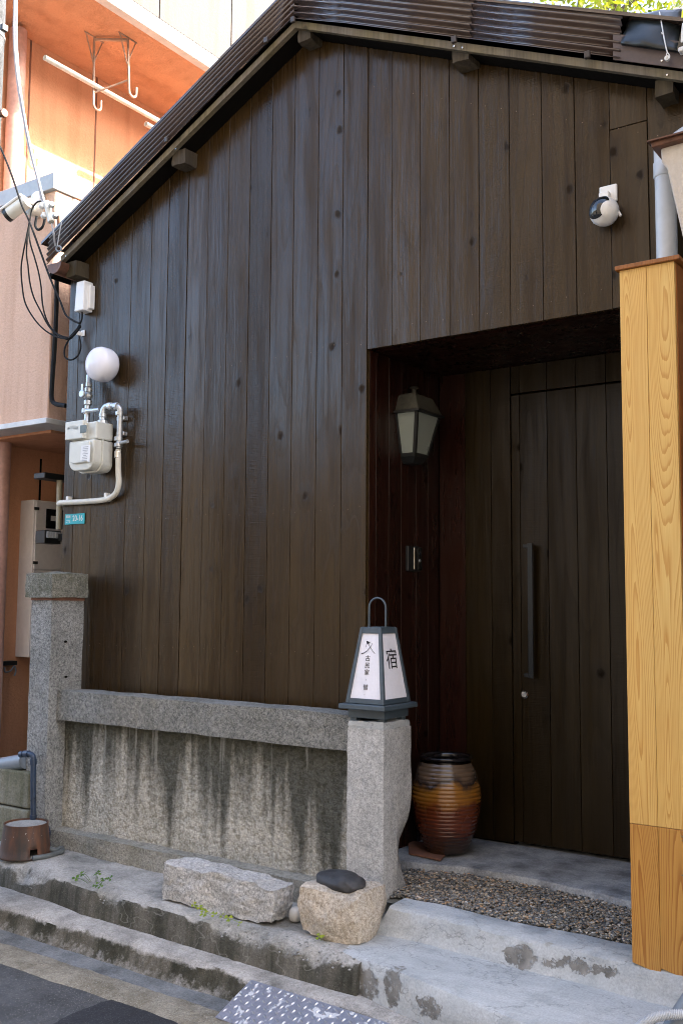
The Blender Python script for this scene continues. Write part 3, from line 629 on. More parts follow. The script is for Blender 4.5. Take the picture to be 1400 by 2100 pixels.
for i in range(len(dx)-1): MB().box(dx[i]+0.001, dx[i+1]-0.001, RD+rb.uniform(-0.002, 0.0), RD+0.022, 2.243, LINT+0.002).build('board', M['board_door'], recess, bevel=0.0012)
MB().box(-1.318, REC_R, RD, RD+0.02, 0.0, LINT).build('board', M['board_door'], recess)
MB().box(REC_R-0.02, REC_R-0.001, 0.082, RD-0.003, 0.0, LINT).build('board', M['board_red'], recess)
# the door
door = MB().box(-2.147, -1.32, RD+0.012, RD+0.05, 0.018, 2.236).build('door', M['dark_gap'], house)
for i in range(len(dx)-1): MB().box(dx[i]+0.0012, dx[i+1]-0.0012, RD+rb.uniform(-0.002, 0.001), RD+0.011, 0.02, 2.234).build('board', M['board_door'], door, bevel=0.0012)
hp = [AY(1072, 1116, RD-0.045), AY(1092, 1114, RD-0.045), AY(1094, 1391, RD-0.045)]
hx0, hx1, hz1, hz0 = hp[0].x+0.012, hp[0].x+0.050, hp[1].z, hp[2].z
hd = MB(); hd.box(hx0+0.012, hx1, RD-0.052, RD-0.046, hz0, hz1).box(hx0+0.012, hx0+0.018, RD-0.046, RD-0.02, hz0, hz1)
hd.box(hx0-0.012, hx0+0.012, RD-0.05, RD-0.003, hz1-0.022, hz1-0.004).box(hx0-0.012, hx0+0.012, RD-0.05, RD-0.003, hz0+0.004, hz0+0.022)
hd.build('handle', M['handle'], door, bevel=0.001)
lk = AY(1076, 1424, RD); MB().lathe([(0.020, 0.004), (0.020, 0.010), (0.017, 0.013), (0.017, 0.0131)], lk, 24, (0, -1, 0)).build('lock', M['chrome'], door, smooth=True)
MB().lathe([(0.0135, 0.0135), (0.012, 0.0155), (0.004, 0.0155)], lk, 18, (0, -1, 0)).box(lk.x-0.0012, lk.x+0.0012, lk.y-0.0166, lk.y-0.0152, lk.z-0.006, lk.z+0.006).build('lock_core', M['galv'], door)

# roof
YB = -0.12
def rz(x, d=0.0): return zu(x)+d
rf = MB()
for x0, x1 in ((-4.79, APX), (APX, -0.50)):
    rf.hexa([(x0, YB+0.02, rz(x0)), (x1, YB+0.02, rz(x1)), (x1, 6.2, rz(x1)), (x0, 6.2, rz(x0))], [(x0, YB+0.02, rz(x0, 0.045)), (x1, YB+0.02, rz(x1, 0.045)), (x1, 6.2, rz(x1, 0.045)), (x0, 6.2, rz(x0, 0.045))])
roof = rf.build('roof', M['dark_gap'], house)
def barge(x0, x1):
    mb = MB(); n = 14
    for i in range(n):
        a = x0+(x1-x0)*i/n; b = x0+(x1-x0)*(i+1)/n; ja = 0.003*nz(a, 0, 0, 5); jb = 0.003*nz(b, 0, 0, 5)
        mb.hexa([(a, YB-0.012, rz(a, -0.006+ja)), (b, YB-0.012, rz(b, -0.006+jb)), (b, YB+0.018, rz(b, -0.004)), (a, YB+0.018, rz(a, -0.004))], [(a, YB-0.012, rz(a, 0.030)), (b, YB-0.012, rz(b, 0.030)), (b, YB+0.018, rz(b, 0.030)), (a, YB+0.018, rz(a, 0.030))])
    return mb.build('barge_board', M['old_wood'], roof, weld=True)
barge(AY(128, 535, YB).x, APX); barge(APX, -0.50)
# corrugated verge: ribs run with the slope, the sheet turns down over the verge
PIT = 0.0345
def sect(n=6, seg=10):
    pts = []; y, z, ang = YB-0.030, 0.040, R(90)
    for i in range(n*seg+1):
        t = i/seg; a = ang-R(2.6)*t
        pts.append((y+0.0112*math.cos(2*math.pi*t)*-math.sin(a), z+0.0112*math.cos(2*math.pi*t)*math.cos(a)))
        y += PIT/seg*math.cos(a); z += PIT/seg*math.sin(a)
    return pts, (y, z)
SEC, (ye, ze) = sect()
def corrug(x0, x1, n=7):
    mb = MB(); S = SEC; k = len(S); xs = frange(x0, x1, 0.35)
    for x in xs:
        for y, d in S: mb.v.append(Vector((x, y, rz(x, d))))
    for i in range(len(xs)-1):
        for j in range(k-1): a = i*k+j; mb.f.append((a, a+1, a+k+1, a+k))
    o = mb.build('corrugated_sheet', M['roof_metal'], roof, smooth=False)
    for p in o.data.polygons: p.use_smooth = True
    sd = o.modifiers.new('thick', 'SOLIDIFY'); sd.thickness = 0.0012; sd.offset = 1
    return o
xe = AY(1270, 120, YB-0.04).x
XG = AY(95, 510, YB-0.04).x
corrug(XG, APX+0.012)
corrug(APX-0.012, -1.93); corrug(-1.97, xe).location.z += 0.002
top = MB()                                           # roof covering behind the turned-down ribs
for x0, x1 in ((-4.84, APX), (APX, -0.45)):
    top.hexa([(x0, ye-0.01, rz(x0, ze-0.012)), (x1, ye-0.01, rz(x1, ze-0.012)), (x1, 6.3, rz(x1, ze+0.015)), (x0, 6.3, rz(x0, ze+0.015))], [(x0, ye-0.01, rz(x0, ze+0.004)), (x1, ye-0.01, rz(x1, ze+0.004)), (x1, 6.3, rz(x1, ze+0.03)), (x0, 6.3, rz(x0, ze+0.03))])
top.build('roof_covering', M['roof_metal'], roof)
fl = MB(); fl.hexa([(xe-0.03, YB-0.034, rz(xe-0.03, 0.034)), (-0.5, YB-0.034, rz(-0.5, 0.034)), (-0.5, YB-0.028, rz(-0.5, 0.034)), (xe-0.03, YB-0.028, rz(xe-0.03, 0.034))], [(xe-0.03, YB-0.030, rz(xe-0.03, 0.145)), (-0.5, YB-0.030, rz(-0.5, 0.145)), (-0.5, YB-0.024, rz(-0.5, 0.145)), (xe-0.03, YB-0.024, rz(xe-0.03, 0.145))])
fl.build('flashing', M['flash_metal'], roof)
for q in ((545, 82), (600, 40), (930, 81), (1203, 112), (341, 286)):   # clips on the lowest rib
    p = AY(*q, YB-0.055); MB().hexa([(p.x-0.012, p.y-0.006, p.z-0.016), (p.x+0.012, p.y-0.006, p.z-0.016), (p.x+0.012, p.y+0.01, p.z-0.016), (p.x-0.012, p.y+0.01, p.z-0.016)], [(p.x-0.012, p.y-0.008, p.z+0.014), (p.x+0.012, p.y-0.008, p.z+0.014), (p.x+0.012, p.y+0.01, p.z+0.014), (p.x-0.012, p.y+0.01, p.z+0.014)]).build('clip', M['clip'], roof, bevel=0.003)
def screw(q, Y, r=0.0045, par=None):
    p = AY(*q, Y); return MB().lathe([(r, 0), (r*0.9, 0.003), (r*0.3, 0.0035)], p, 10, (0, -1, 0)).build('screw', M['chrome'], par or roof)
for q in ((931, 95), (948, 98), (1367, 154), (361, 305), (136, 525)): screw(q, YB-0.0135)
screw((1356, 125), YB-0.0345); 
# purlin ends under the verge
def purlin(px0, px1, h, Y=-0.205, tilt=0.0, mat='purlin', seed=1):
    a = AY(*px0, Y); b = AY(*px1, Y); w = b.x-a.x
    rough_solid('purlin_end', (a.x, Y, a.z-h), (b.x, 0.0, a.z+0.02), M[mat], 0.006, 5, seed, 14, 0.4, roof)
purlin((355, 318), (379, 310), 0.062, -0.10, seed=1); purlin((137, 545), (156, 538), 0.07, -0.10, seed=2); purlin((612, 68), (636, 60), 0.05, -0.10, seed=3)
purlin((926, 112), (961, 98), 0.045, -0.10, seed=4); purlin((1342, 176), (1376, 164), 0.05, -0.10, seed=5)
# copper gutter along the left eave
gt = MB(); gx, gz_ = AY(112, 548, -0.16).x, AY(112, 540, -0.16).z; prof = []
for k in range(13):
    a = math.pi+math.pi*k/12; prof.append((math.cos(a)*0.062, math.sin(a)*0.062))
pin = [(c*0.93, d*0.93) for c, d in prof][::-1]; ring = prof+pin
gt.prism([(gx+c, -0.16, gz_+d) for c, d in ring], (0, 6.2, 0)); gt.prism([(gx+c, -0.162, gz_+d) for c, d in prof], (0, 0.004, 0))
gt.build('gutter', M['copper'], house)

# ------------------------------------------------------------------ stone fence before the house
fence = thing('stone_fence', (-3.4, -0.19, -0.15), 'weathered granite fence with tall capped post, rail, stained panel and low post', 'stone fence')
rough_solid('post', (-4.588, -0.302, -0.20), (-4.418, -0.078, 1.19), M['granite'], 0.004, 14, 1, 9, 0.5, fence)
cap = rough_solid('post_cap', (-4.612, -0.33, 1.195), (-4.392, -0.072, 1.325), M['granite_cap'], 0.004, 9, 2, 9, 0.5, fence,
            shape=lambda p, h: Vector((p.x, p.y, p.z+(0.016*(1-max(abs(p.x)/h.x, abs(p.y)/h.y)) if p.z > h.z*0.95 else 0.0))), rnd=0.0)
MB().box(-4.59, -4.414, -0.306, -0.076, 1.178, 1.1975).build('mortar_joint', M['terracotta'], fence)
rough_solid('rail', (-4.425, -0.247, 0.531), (-2.452, -0.09, 0.688), M['granite_rail'], 0.005, 22, 3, 6, 0.5, fence, rnd=0.0)
rough_solid('panel', (-4.425, -0.184, -0.09), (-2.452, -0.115, 0.55), M['granite_panel'], 0.004, 30, 4, 14, 0.9, fence)
rough_solid('base', (-4.425, -0.268, -0.22), (-2.40, -0.10, -0.048), M['granite_base'], 0.006, 20, 5, 6, 0.5, fence)
def notch(p, h):
    q = p.copy()
    if q.x > 0 and q.y > 0:
        z = q.z+h.z-0.20                                  # height above the slab
        d = math.exp(-((z-0.13)/0.10)**2)*0.040+math.exp(-((z-0.03)/0.10)**2)*0.02
        q.x -= d*(q.y/h.y); q.y -= d*1.2*(q.x/h.x)
    return q
rough_solid('low_post', (-2.458, -0.302, -0.20), (-2.272, -0.074, 0.645), M['granite_light'], 0.004, 18, 6, 10, 0.5, fence, shape=notch, rnd=0.03)
rough_solid('mortar_cap', (-2.455, -0.300, 0.630), (-2.276, -0.078, 0.672), M['mortar'], 0.008, 9, 7, 12, 0.5, fence, rnd=0.1)
# two drill marks in the tall post
for q in ((135, 1316), (136, 1388)):
    p = AX(*q, -4.417); MB().ball(p, (0.002, 0.012, 0.006), 10, 6).build('drill_mark', M['dark_gap'], fence, smooth=True)

# ------------------------------------------------------------------ stones on the ledge
def block_shape(p, h): return Vector((p.x, p.y*(1-0.06*p.z/h.z), p.z*(1-0.12*max(0, p.x/h.x))))
b0 = AZ(330, 1846, -0.15); b1 = AZ(545, 1909, -0.15)
long_stone = rough_solid('granite_block', (b0.x+0.0, b0.y+0.0, -0.148), (b1.x+0.0, b0.y+0.145, 0.012), M['granite_block'], 0.013, 26, 11, 9, 0.55, loc=((b0.x+b1.x)/2, b0.y+0.09, -0.15), rot=R(-1.5), shape=block_shape, rnd=0.04)
tag(long_stone, 'long rough grey granite block lying on the ledge before the panel', 'stone')
t0 = AZ(612, 1925, -0.15); t1 = AZ(707, 1942, -0.15)
boulder = rough_solid('boulder', (t0.x-0.045, t1.y+0.0, -0.16), (t1.x+0.045, t1.y+0.25, 0.045), M['granite_tan'], 0.022, 20, 12, 6, 0.3, loc=((t0.x+t1.x)/2, t1.y+0.13, -0.15), rot=R(3), rnd=0.42)
tag(boulder, 'squarish tan boulder on the ledge at the foot of the low post', 'boulder')
s0 = AY(653, 1800, -0.50); s1 = AY(743, 1800, -0.50)
bl = rough_solid('flat_stone', (s0.x, -0.56, 0.022), (s1.x, -0.44, 0.094), M['slate'], 0.016, 14, 13, 8, 0.3, loc=((s0.x+s1.x)/2, -0.5, 0.05), rot=R(-4), rnd=0.9)
tag(bl, 'smooth black flattened stone resting on top of the tan boulder', 'stone')
wp = AZ(600, 1893, -0.15); wps = rough_solid('white_stone', (wp.x-0.027, wp.y-0.005, -0.15), (wp.x+0.025, wp.y+0.05, -0.092), M['pebble_white'], 0.003, 8, 14, 10, 0.2, loc=wp, rnd=0.9)
tag(wps, 'small rounded white stone between the long block and tan boulder', 'stone')

# ------------------------------------------------------------------ weeds
def weed(name, label, px, Z, leaves, mat, size=0.016, seed=0, Y=None):
    r = random.Random(seed); base = AZ(*px, Z) if Y is None else AY(*px, Y); t = thing(name, base, label, 'weed')
    for i, q in enumerate(leaves):
        p = (AZ(*q, Z+0.012) if Y is None else AY(*q, Y-0.006)); top_ = p+Vector((0, -0.004, 0.012))
        MB().tube(bez([base+(p-base)*0.35+Vector((0, 0, 0.0)), base+(p-base)*0.75+Vector((0, 0, 0.012)), top_], 4), 0.0010, 5).build('stem', M[mat], t)
        lf = MB(); a0 = r.uniform(0, 6.28); nrm = Vector((r.uniform(-.5, .5), r.uniform(-.9, -.2), 0.8)).normalized(); u = nrm.orthogonal().normalized(); w = nrm.cross(u); s = size*r.uniform(0.75, 1.15)
        for k in range(3):
            d = u*math.cos(a0+k*2.09)+w*math.sin(a0+k*2.09); e = nrm.cross(d)
            lf.add([top_, top_+d*s*0.7+e*s*0.48, top_+d*s*1.05+e*s*0.28, top_+d*s*0.9, top_+d*s*1.05-e*s*0.28, top_+d*s*0.7-e*s*0.48, top_+d*s*0.5-nrm*s*0.1], [(0, 6, 1), (1, 6, 3, 2), (6, 5, 4, 3), (0, 5, 6)])
        lf.build('leaf', M[mat], t)
    return t
weed('clover', 'low green clover with scattered leaves on the ledge left end', (195, 1815), -0.15, ((157, 1806), (167, 1798), (174, 1797), (199, 1796), (204, 1795), (214, 1808), (227, 1806), (198, 1820), (208, 1822)), 'leaf', 0.020, 1)
weed('clover', 'lime clover sprouting from under the long granite block', (440, 1875), -0.15, ((400, 1861), (412, 1867), (418, 1872), (420, 1880), (440, 1880), (455, 1884), (470, 1888), (493, 1899)), 'leaf_lime', 0.018, 2)
weed('clover', 'single lime clover sprig against the tan boulder', (660, 1930), -0.15, ((655, 1926), (662, 1923)), 'leaf_lime', 0.016, 3)

# ------------------------------------------------------------------ paper lantern sign on the low post
lx, ly0, lz = -2.371, -0.19, 0.672
ln = thing('paper_lantern', (lx, ly0, lz), 'blue grey lantern sign with white paper panes on the low post', 'lantern')
ft = MB().box(lx-0.092, lx+0.092, ly0-0.100, ly0+0.100, lz+0.012, lz+0.050)
for sx in (-1, 1):
    for sy in (-1, 1): ft.box(lx+sx*0.07-0.015, lx+sx*0.07+0.015, ly0+sy*0.075-0.015, ly0+sy*0.075+0.015, lz-0.004, lz+0.012)
ft.build('foot', M['lantern_frame'], ln, bevel=0.002)
MB().hexa([(lx-0.119, ly0-0.138, lz+0.050), (lx+0.119, ly0-0.138, lz+0.050), (lx+0.119, ly0+0.138, lz+0.050), (lx-0.119, ly0+0.138, lz+0.050)],
          [(lx-0.117, ly0-0.136, lz+0.072), (lx+0.117, ly0-0.136, lz+0.072), (lx+0.117, ly0+0.136, lz+0.072), (lx-0.117, ly0+0.136, lz+0.072)]).build('tray', M['lantern_frame'], ln, bevel=0.004, seg=2)
zb, zt = lz+0.074, lz+0.398; rbm, rtp = (0.098, 0.112), (0.053, 0.066)
def cor(t, sx, sy, ins=0.0): return Vector((lx+sx*(rbm[0]+(rtp[0]-rbm[0])*t-ins), ly0+sy*(rbm[1]+(rtp[1]-rbm[1])*t-ins), zb+(zt-zb)*t))
fr = MB()
for sx in (-1, 1):
    for sy in (-1, 1):
        w = 0.017; B = [cor(0, sx, sy), cor(0, sx, sy)+Vector((-sx*w, 0, 0)), cor(0, sx, sy)+Vector((-sx*w, -sy*w, 0)), cor(0, sx, sy)+Vector((0, -sy*w, 0))]
        T = [cor(1, sx, sy), cor(1, sx, sy)+Vector((-sx*w*.8, 0, 0)), cor(1, sx, sy)+Vector((-sx*w*.8, -sy*w*.8, 0)), cor(1, sx, sy)+Vector((0, -sy*w*.8, 0))]
        fr.hexa(B, T)
for t0_, t1_ in ((0.0, 0.065), (0.92, 1.0)):
    for s_ in (-1, 1):
        fr.hexa([cor(t0_, -1, s_, 0.002), cor(t0_, 1, s_, 0.002), cor(t0_, 1, s_, 0.013), cor(t0_, -1, s_, 0.013)], [cor(t1_, -1, s_, 0.002), cor(t1_, 1, s_, 0.002), cor(t1_, 1, s_, 0.013), cor(t1_, -1, s_, 0.013)])
        fr.hexa([cor(t0_, s_, -1, 0.0025), cor(t0_, s_, 1, 0.0025), cor(t0_, s_, 1, 0.0125), cor(t0_, s_, -1, 0.0125)], [cor(t1_, s_, -1, 0.0025), cor(t1_, s_, 1, 0.0025), cor(t1_, s_, 1, 0.0125), cor(t1_, s_, -1, 0.0125)])
fr.box(lx-rtp[0]+0.003, lx+rtp[0]-0.003, ly0-rtp[1]+0.003, ly0+rtp[1]-0.003, zt-0.006, zt+0.0015)
fr.build('frame', M['lantern_frame'], ln, bevel=0.0012)
def pane(c4, name='pane'):
    c = sum(c4, Vector())/4; n = (c4[1]-c4[0]).cross(c4[3]-c4[0]).normalized(); return MB().prism([p-n*0.003 for p in c4], n*0.002).build(name, M['paper'], ln)
P1 = [cor(0.05, -1, -1, 0.006), cor(0.05, 1, -1, 0.006), cor(0.94, 1, -1, 0.006), cor(0.94, -1, -1, 0.006)]
P2 = [cor(0.05, 1, -1, 0.006), cor(0.05, 1, 1, 0.006), cor(0.94, 1, 1, 0.006), cor(0.94, 1, -1, 0.006)]
pane(P1); pane(P2)
pane([cor(0.05, 1, 1, 0.006), cor(0.05, -1, 1, 0.006), cor(0.94, -1, 1, 0.006), cor(0.94, 1, 1, 0.006)]); pane([cor(0.05, -1, 1, 0.006), cor(0.05, -1, -1, 0.006), cor(0.94, -1, -1, 0.006), cor(0.94, -1, 1, 0.006)])
hr = 0.043; hpz = [Vector((lx-hr, ly0-0.01, zt-0.004)), Vector((lx-hr, ly0-0.01, zt+0.085))]+[Vector((lx-hr*math.cos(a), ly0-0.01, zt+0.085+hr*math.sin(a))) for a in [math.pi*i/12 for i in range(1, 12)]]+[Vector((lx+hr, ly0-0.01, zt+0.085)), Vector((lx+hr, ly0-0.01, zt-0.004))]
MB().tube(hpz, 0.0045, 8).build('carrying_loop', M['lantern_frame'], ln, smooth=True)
up1 = (P1[3]+P1[2]-P1[0]-P1[1]).normalized(); ax1 = Vector((1, 0, 0)); nf = ax1.cross(up1).normalized(); c1 = (P1[0]+P1[1]+P1[2]+P1[3])/4
def on1(u, v): return c1+ax1*u+up1*v+nf*0.0004       # u right, v up, metres from the pane's middle
for body, v, s in (('古', 0.030, 0.026), ('民', 0.000, 0.026), ('家', -0.030, 0.026), ('彗', -0.094, 0.026)): text_part('lettering', body, on1(-0.004, v), ax1, up1, s, M['ink'], ln)
for v in (-0.060, -0.122): text_part('lettering', 'ı', on1(-0.006, v), ax1, up1, 0.013, M['ink'], ln)
def stroke(pts, ws):
    mb = MB(); L = []; Rr = []
    for i, (u, v) in enumerate(pts):
        a = pts[max(0, i-1)]; b = pts[min(len(pts)-1, i+1)]; d = Vector((b[0]-a[0], b[1]-a[1])).normalized(); w = ws[i]
        L.append(on1(u-d.y*w, v+d.x*w)); Rr.append(on1(u+d.y*w, v-d.x*w))
    for i in range(len(pts)-1): k = len(mb.v); mb.add([L[i], Rr[i], Rr[i+1], L[i+1]], [(0, 1, 2, 3)])
    return mb
em = MB()
for pts, ws in (([(0.014, 0.098), (0.004, 0.080), (-0.010, 0.064), (-0.026, 0.054), (-0.040, 0.050)], [0.0006, 0.0010, 0.0013, 0.0018, 0.0024]),
                ([(-0.012, 0.098), (0.003, 0.080), (0.018, 0.063), (0.030, 0.052)], [0.0010, 0.0010, 0.0011, 0.0012]),
                ([(-0.014, 0.104), (-0.016, 0.092), (-0.019, 0.078)], [0.0022, 0.0011, 0.0004]), ([(-0.014, 0.103), (-0.004, 0.101), (0.006, 0.1025)], [0.0028, 0.0014, 0.0004]),
                ([(-0.016, 0.106), (-0.010, 0.096), (-0.004, 0.091)], [0.0030, 0.0026, 0.0008]), ([(-0.012, 0.100), (-0.002, 0.097), (0.004, 0.098)], [0.0026, 0.0014, 0.0004])):
    s_ = stroke(pts, ws); em.add(s_.v, s_.f)
em.build('emblem', M['ink'], ln)
up2 = (P2[3]+P2[2]-P2[0]-P2[1]).normalized(); c2 = (P2[0]+P2[1]+P2[2]+P2[3])/4; n2 = Vector((0, 1, 0)).cross(up2).normalized()
text_part('lettering', '宿', c2+Vector((0, 0.004, 0))+up2*0.022+n2*0.0004, (0, 1, 0), up2, 0.094, M['ink'], ln)

# ------------------------------------------------------------------ wall lantern, intercom in the recess
lc = Vector((-2.565, 0.37, 1.80))
wlmp = thing('wall_lantern', (-2.565, 0.37, 1.75), 'old metal wall lantern with frosted panes in the dark entrance', 'wall lamp')
xw = REC_L+0.002; xo = xw+0.131; y0_, y1_ = 0.249, 0.494; ze_ = 2.126
# hood, finial, panes
MB().hexa([(xw, y0_, ze_), (xo+0.004, y0_, ze_), (xo+0.004, y1_, ze_), (xw, y1_, ze_)], [(xw, y0_+0.035, ze_+0.085), (xo-0.035, y0_+0.035, ze_+0.085), (xo-0.035, y1_-0.035, ze_+0.085), (xw, y1_-0.035, ze_+0.085)]).hexa(
    [(xw, y0_+0.035, ze_+0.0852), (xo-0.035, y0_+0.035, ze_+0.0852), (xo-0.035, y1_-0.035, ze_+0.0852), (xw, y1_-0.035, ze_+0.0852)], [(xw, y0_+0.09, ze_+0.102), (xo-0.078, y0_+0.09, ze_+0.102), (xo-0.078, y1_-0.09, ze_+0.102), (xw, y1_-0.09, ze_+0.102)]).build('hood', M['bronze'], wlmp, bevel=0.003)
fc = Vector((xw+0.040, 0.3715, ze_+0.1015)); MB().lathe([(0.018, 0), (0.011, 0.012), (0.011, 0.024), (0.026, 0.030), (0.020, 0.036), (0.004, 0.040)], fc, 16).build('finial', M['bronze'], wlmp, smooth=True)
zt_, zb_ = ze_-0.012, ze_-0.205
T4 = [(xw, y0_+0.014, zt_), (xo-0.012, y0_+0.014, zt_), (xo-0.012, y1_-0.014, zt_), (xw, y1_-0.014, zt_)]; B4 = [(xw, y0_+0.060, zb_), (xo-0.050, y0_+0.060, zb_), (xo-0.050, y1_-0.060, zb_), (xw, y1_-0.060, zb_)]
T4 = [Vector(p) for p in T4]; B4 = [Vector(p) for p in B4]
wf = MB(); wf.box(xw-0.001, xo+0.010, y0_-0.008, y1_+0.008, ze_-0.012, ze_-0.001)
def bar(a, b, r): wf.tube([a, b], r, 4)
for k in (0, 1, 2, 3): bar(T4[k], B4[k], 0.011)
wf.hexa([p+Vector((0, 0, -0.018)) for p in B4], [p for p in B4])
wf.build('frame', M['black'], wlmp)
for a, b in ((0, 1), (1, 2), (2, 3)):
    q = [B4[a], B4[b], T4[b], T4[a]]; n_ = (q[1]-q[0]).cross(q[3]-q[0]).normalized(); MB().prism([p+n_*-0.003 for p in q], n_*0.003).build('pane', M['frost'], wlmp)
MB().hexa([B4[0]+Vector((0, .02, -0.05)), B4[1]+Vector((-.02, .02, -0.05)), B4[2]+Vector((-.02, -.02, -0.05)), B4[3]+Vector((0, -.02, -0.05))], [p+Vector((0, 0, -0.0182)) for p in B4]).build('underside', M['black'], wlmp)
ic = thing('intercom', (REC_L, 0.42, 1.33), 'slim dark intercom with camera eye on the entrance side wall', 'intercom')
MB().box(REC_L+0.0015, REC_L+0.022, 0.352, 0.486, 1.335, 1.462).build('body', M['black'], ic, bevel=0.005, seg=2)
MB().box(REC_L+0.0222, REC_L+0.0262, 0.398, 0.417, 1.345, 1.456).build('trim', M['chrome'], ic, bevel=0.002)
MB().box(REC_L+0.0222, REC_L+0.0275, 0.432, 0.476, 1.345, 1.454).build('face', M['glass_dark'], ic, bevel=0.002)
MB().lathe([(0.012, 0), (0.012, 0.004), (0.008, 0.006)], (REC_L+0.0276, 0.454, 1.425), 16, (1, 0, 0)).build('camera_eye', M['glass_dark'], ic, smooth=True)
MB().lathe([(0.008, 0), (0.007, 0.003)], (REC_L+0.0276, 0.452, 1.39), 12, (1, 0, 0)).build('call_button', M['galv'], ic, smooth=True)

# ------------------------------------------------------------------ ribbed jar, tile under it
jc = Vector((-2.345, 0.372, 0.012)); prof = []
jr = thing('glazed_jar', (jc.x, jc.y, 0.0), 'ribbed brown glazed jar with amber belt in the entrance corner', 'jar')
def body_r(t): return lerp_pts(t, [(0, 0.096), (0.06, 0.106), (0.2, 0.135), (0.38, 0.156), (0.55, 0.165), (0.7, 0.158), (0.84, 0.139), (0.93, 0.120), (0.955, 0.113)])
H = 0.445; NR = 21
for i in range(NR*8+1):
    t = i/(NR*8); z = 0.05*H+t*0.88*H; tt = z/H
    prof.append((body_r(tt)+(0.0030*abs(math.sin(math.pi*t*NR))-0.001 if t < 0.99 else 0), z))
prof = [(0.02, 0.0), (0.094, 0.0), (0.099, 0.008), (0.104, 0.02)]+prof
neck = [(0.113, H*0.945), (0.118, H*0.955), (0.126, H*0.966), (0.1285, H*0.980), (0.125, H*0.994), (0.117, H*0.998), (0.108, H*0.985), (0.102, H*0.965), (0.100, H*0.93), (0.13, H*0.80), (0.15, H*0.55), (0.10, H*0.10), (0.02, H*0.06)]
o = MB().lathe(prof, jc, 56, cap=False).build('body', M['jar'], jr, smooth=True); o.modifiers.clear()
o = MB().lathe(neck, jc, 56, cap=False).build('rim', M['black_glaze'], jr, smooth=True); o.modifiers.clear()
tp = [AZ(*q, 0.004) for q in ((836, 1726), (868, 1730), (915, 1752), (903, 1766), (838, 1752))]
tile = MB().prism([(p.x, p.y, 0.003) for p in tp], (0, 0, 0.009)).build('clay_tile', M['terracotta'], None, bevel=0.002, loc=(tp[2].x, tp[2].y, 0))
tag(tile, 'flat reddish clay tile on the slab under the jar', 'tile')

# ------------------------------------------------------------------ things on the left end of the front wall
gl = AY(207, 747, -0.10)
lamp = thing('globe_lamp', (gl.x, 0.0, gl.z), 'white opal globe lamp on the wall above the gas meter', 'wall lamp')
g_ = MB(); rings, sg = 20, 28
for i in range(rings+1):
    t = math.pi*i/rings
    for k in range(sg):
        a = 2*math.pi*k/sg; ct, st_ = math.cos(t), math.sin(t)
        rr = 0.100*(1+0.10*abs(math.sin(2*t))**2)              # plump towards the wall, blunt in front
        g_.v.append(Vector((gl.x+rr*st_*math.cos(a), -0.088-0.084*ct, gl.z+rr*st_*math.sin(a))))
for i in range(rings):
    for k in range(sg): a = i*sg+k; b = i*sg+(k+1) % sg; g_.f.append((a, b, b+sg, a+sg))
o = g_.build('globe', M['opal'], lamp, smooth=True); o.modifiers.clear()
MB().lathe([(0.035, 0.001), (0.035, 0.012), (0.03, 0.02)], (gl.x, 0, gl.z), 28, (0, -1, 0)).build('wall_plate', M['white'], lamp, smooth=True)

gm = thing('gas_meter', AY(190, 968, -0.10), 'cream gas meter with galvanised pipes and valve on the boarded wall', 'gas meter')
YM = -0.12
def W(x, y, Y=YM): return AY(x, y, Y)
a = W(158, 915); b = W(206, 968); mbx0, mbx1, mz0, mz1 = a.x, b.x, W(190, 966).z, W(190, 905).z
def roundbox(x0, x1, y0, y1, z0, z1, r, n=6):
    pts = []
    for cx, cz, a0 in ((x1-r, z1-0.01, None), (x0+r, z1-0.01, None)): pass
    pts = [(x1, y0, z1), (x0, y0, z1)]+[(x0+r-r*math.cos(t), y0, z0+r-r*math.sin(t)) for t in [math.pi/2*i/n for i in range(n+1)]]+[(x1-r+r*math.sin(t), y0, z0+r-r*math.cos(t)) for t in [math.pi/2*i/n for i in range(n+1)]]
    return MB().prism(pts, (0, y1-y0, 0))
roundbox(mbx0, mbx1+0.004, -0.175, -0.115, mz0, mz1, 0.06).build('front_chamber', M['meter'], gm, bevel=0.006, seg=2)
roundbox(mbx0+0.006, mbx1, -0.108, -0.030, mz0-0.004, mz1+0.0, 0.05).build('rear_chamber', M['meter'], gm, bevel=0.006, seg=2)
roundbox(mbx0-0.006, mbx1+0.012, -0.115, -0.108, mz0-0.008, mz1+0.004, 0.062).build('flange', M['meter'], gm, bevel=0.001)
roundbox(mbx0+0.022, mbx1-0.02, -0.188, -0.1755, mz0+0.04, mz1-0.012, 0.035).build('chamber_cover', M['meter'], gm, bevel=0.004)
MB().box(mbx0-0.004, mbx1+0.004, -0.160, -0.035, mz1+0.004, W(190, 868).z).build('head', M['meter'], gm, bevel=0.008, seg=2)
dz0, dz1 = W(165, 905).z, W(165, 868).z
MB().box(W(153, 900).x, W(190, 900).x, -0.190, -0.1605, dz0, dz1).build('dial_housing', M['meter'], gm, bevel=0.005, seg=2)
MB().box(W(165, 880, -0.19).x, W(178, 880, -0.19).x, -0.1915, -0.1905, W(170, 888, -0.19).z, W(170, 872, -0.19).z).build('dial_window', M['lcd'], gm)
hk = [AY(137, 881, -0.19), AY(143, 874, -0.19), AY(153, 872, -0.19), AY(161, 874, -0.19), AY(161, 881, -0.19), AY(146, 880, -0.19)]; MB().prism(hk, (0, 0.025, 0)).build('dial_flap', M['meter'], gm)
tagp = [AY(167, 914, -0.196), AY(186, 912, -0.196), AY(184, 947, -0.196), AY(165, 944, -0.196)]; tg = MB().prism([tagp[3], tagp[2], tagp[1], tagp[0]], (0, 0.002, 0)).build('tag', M['white'], gm)
lines = MB()
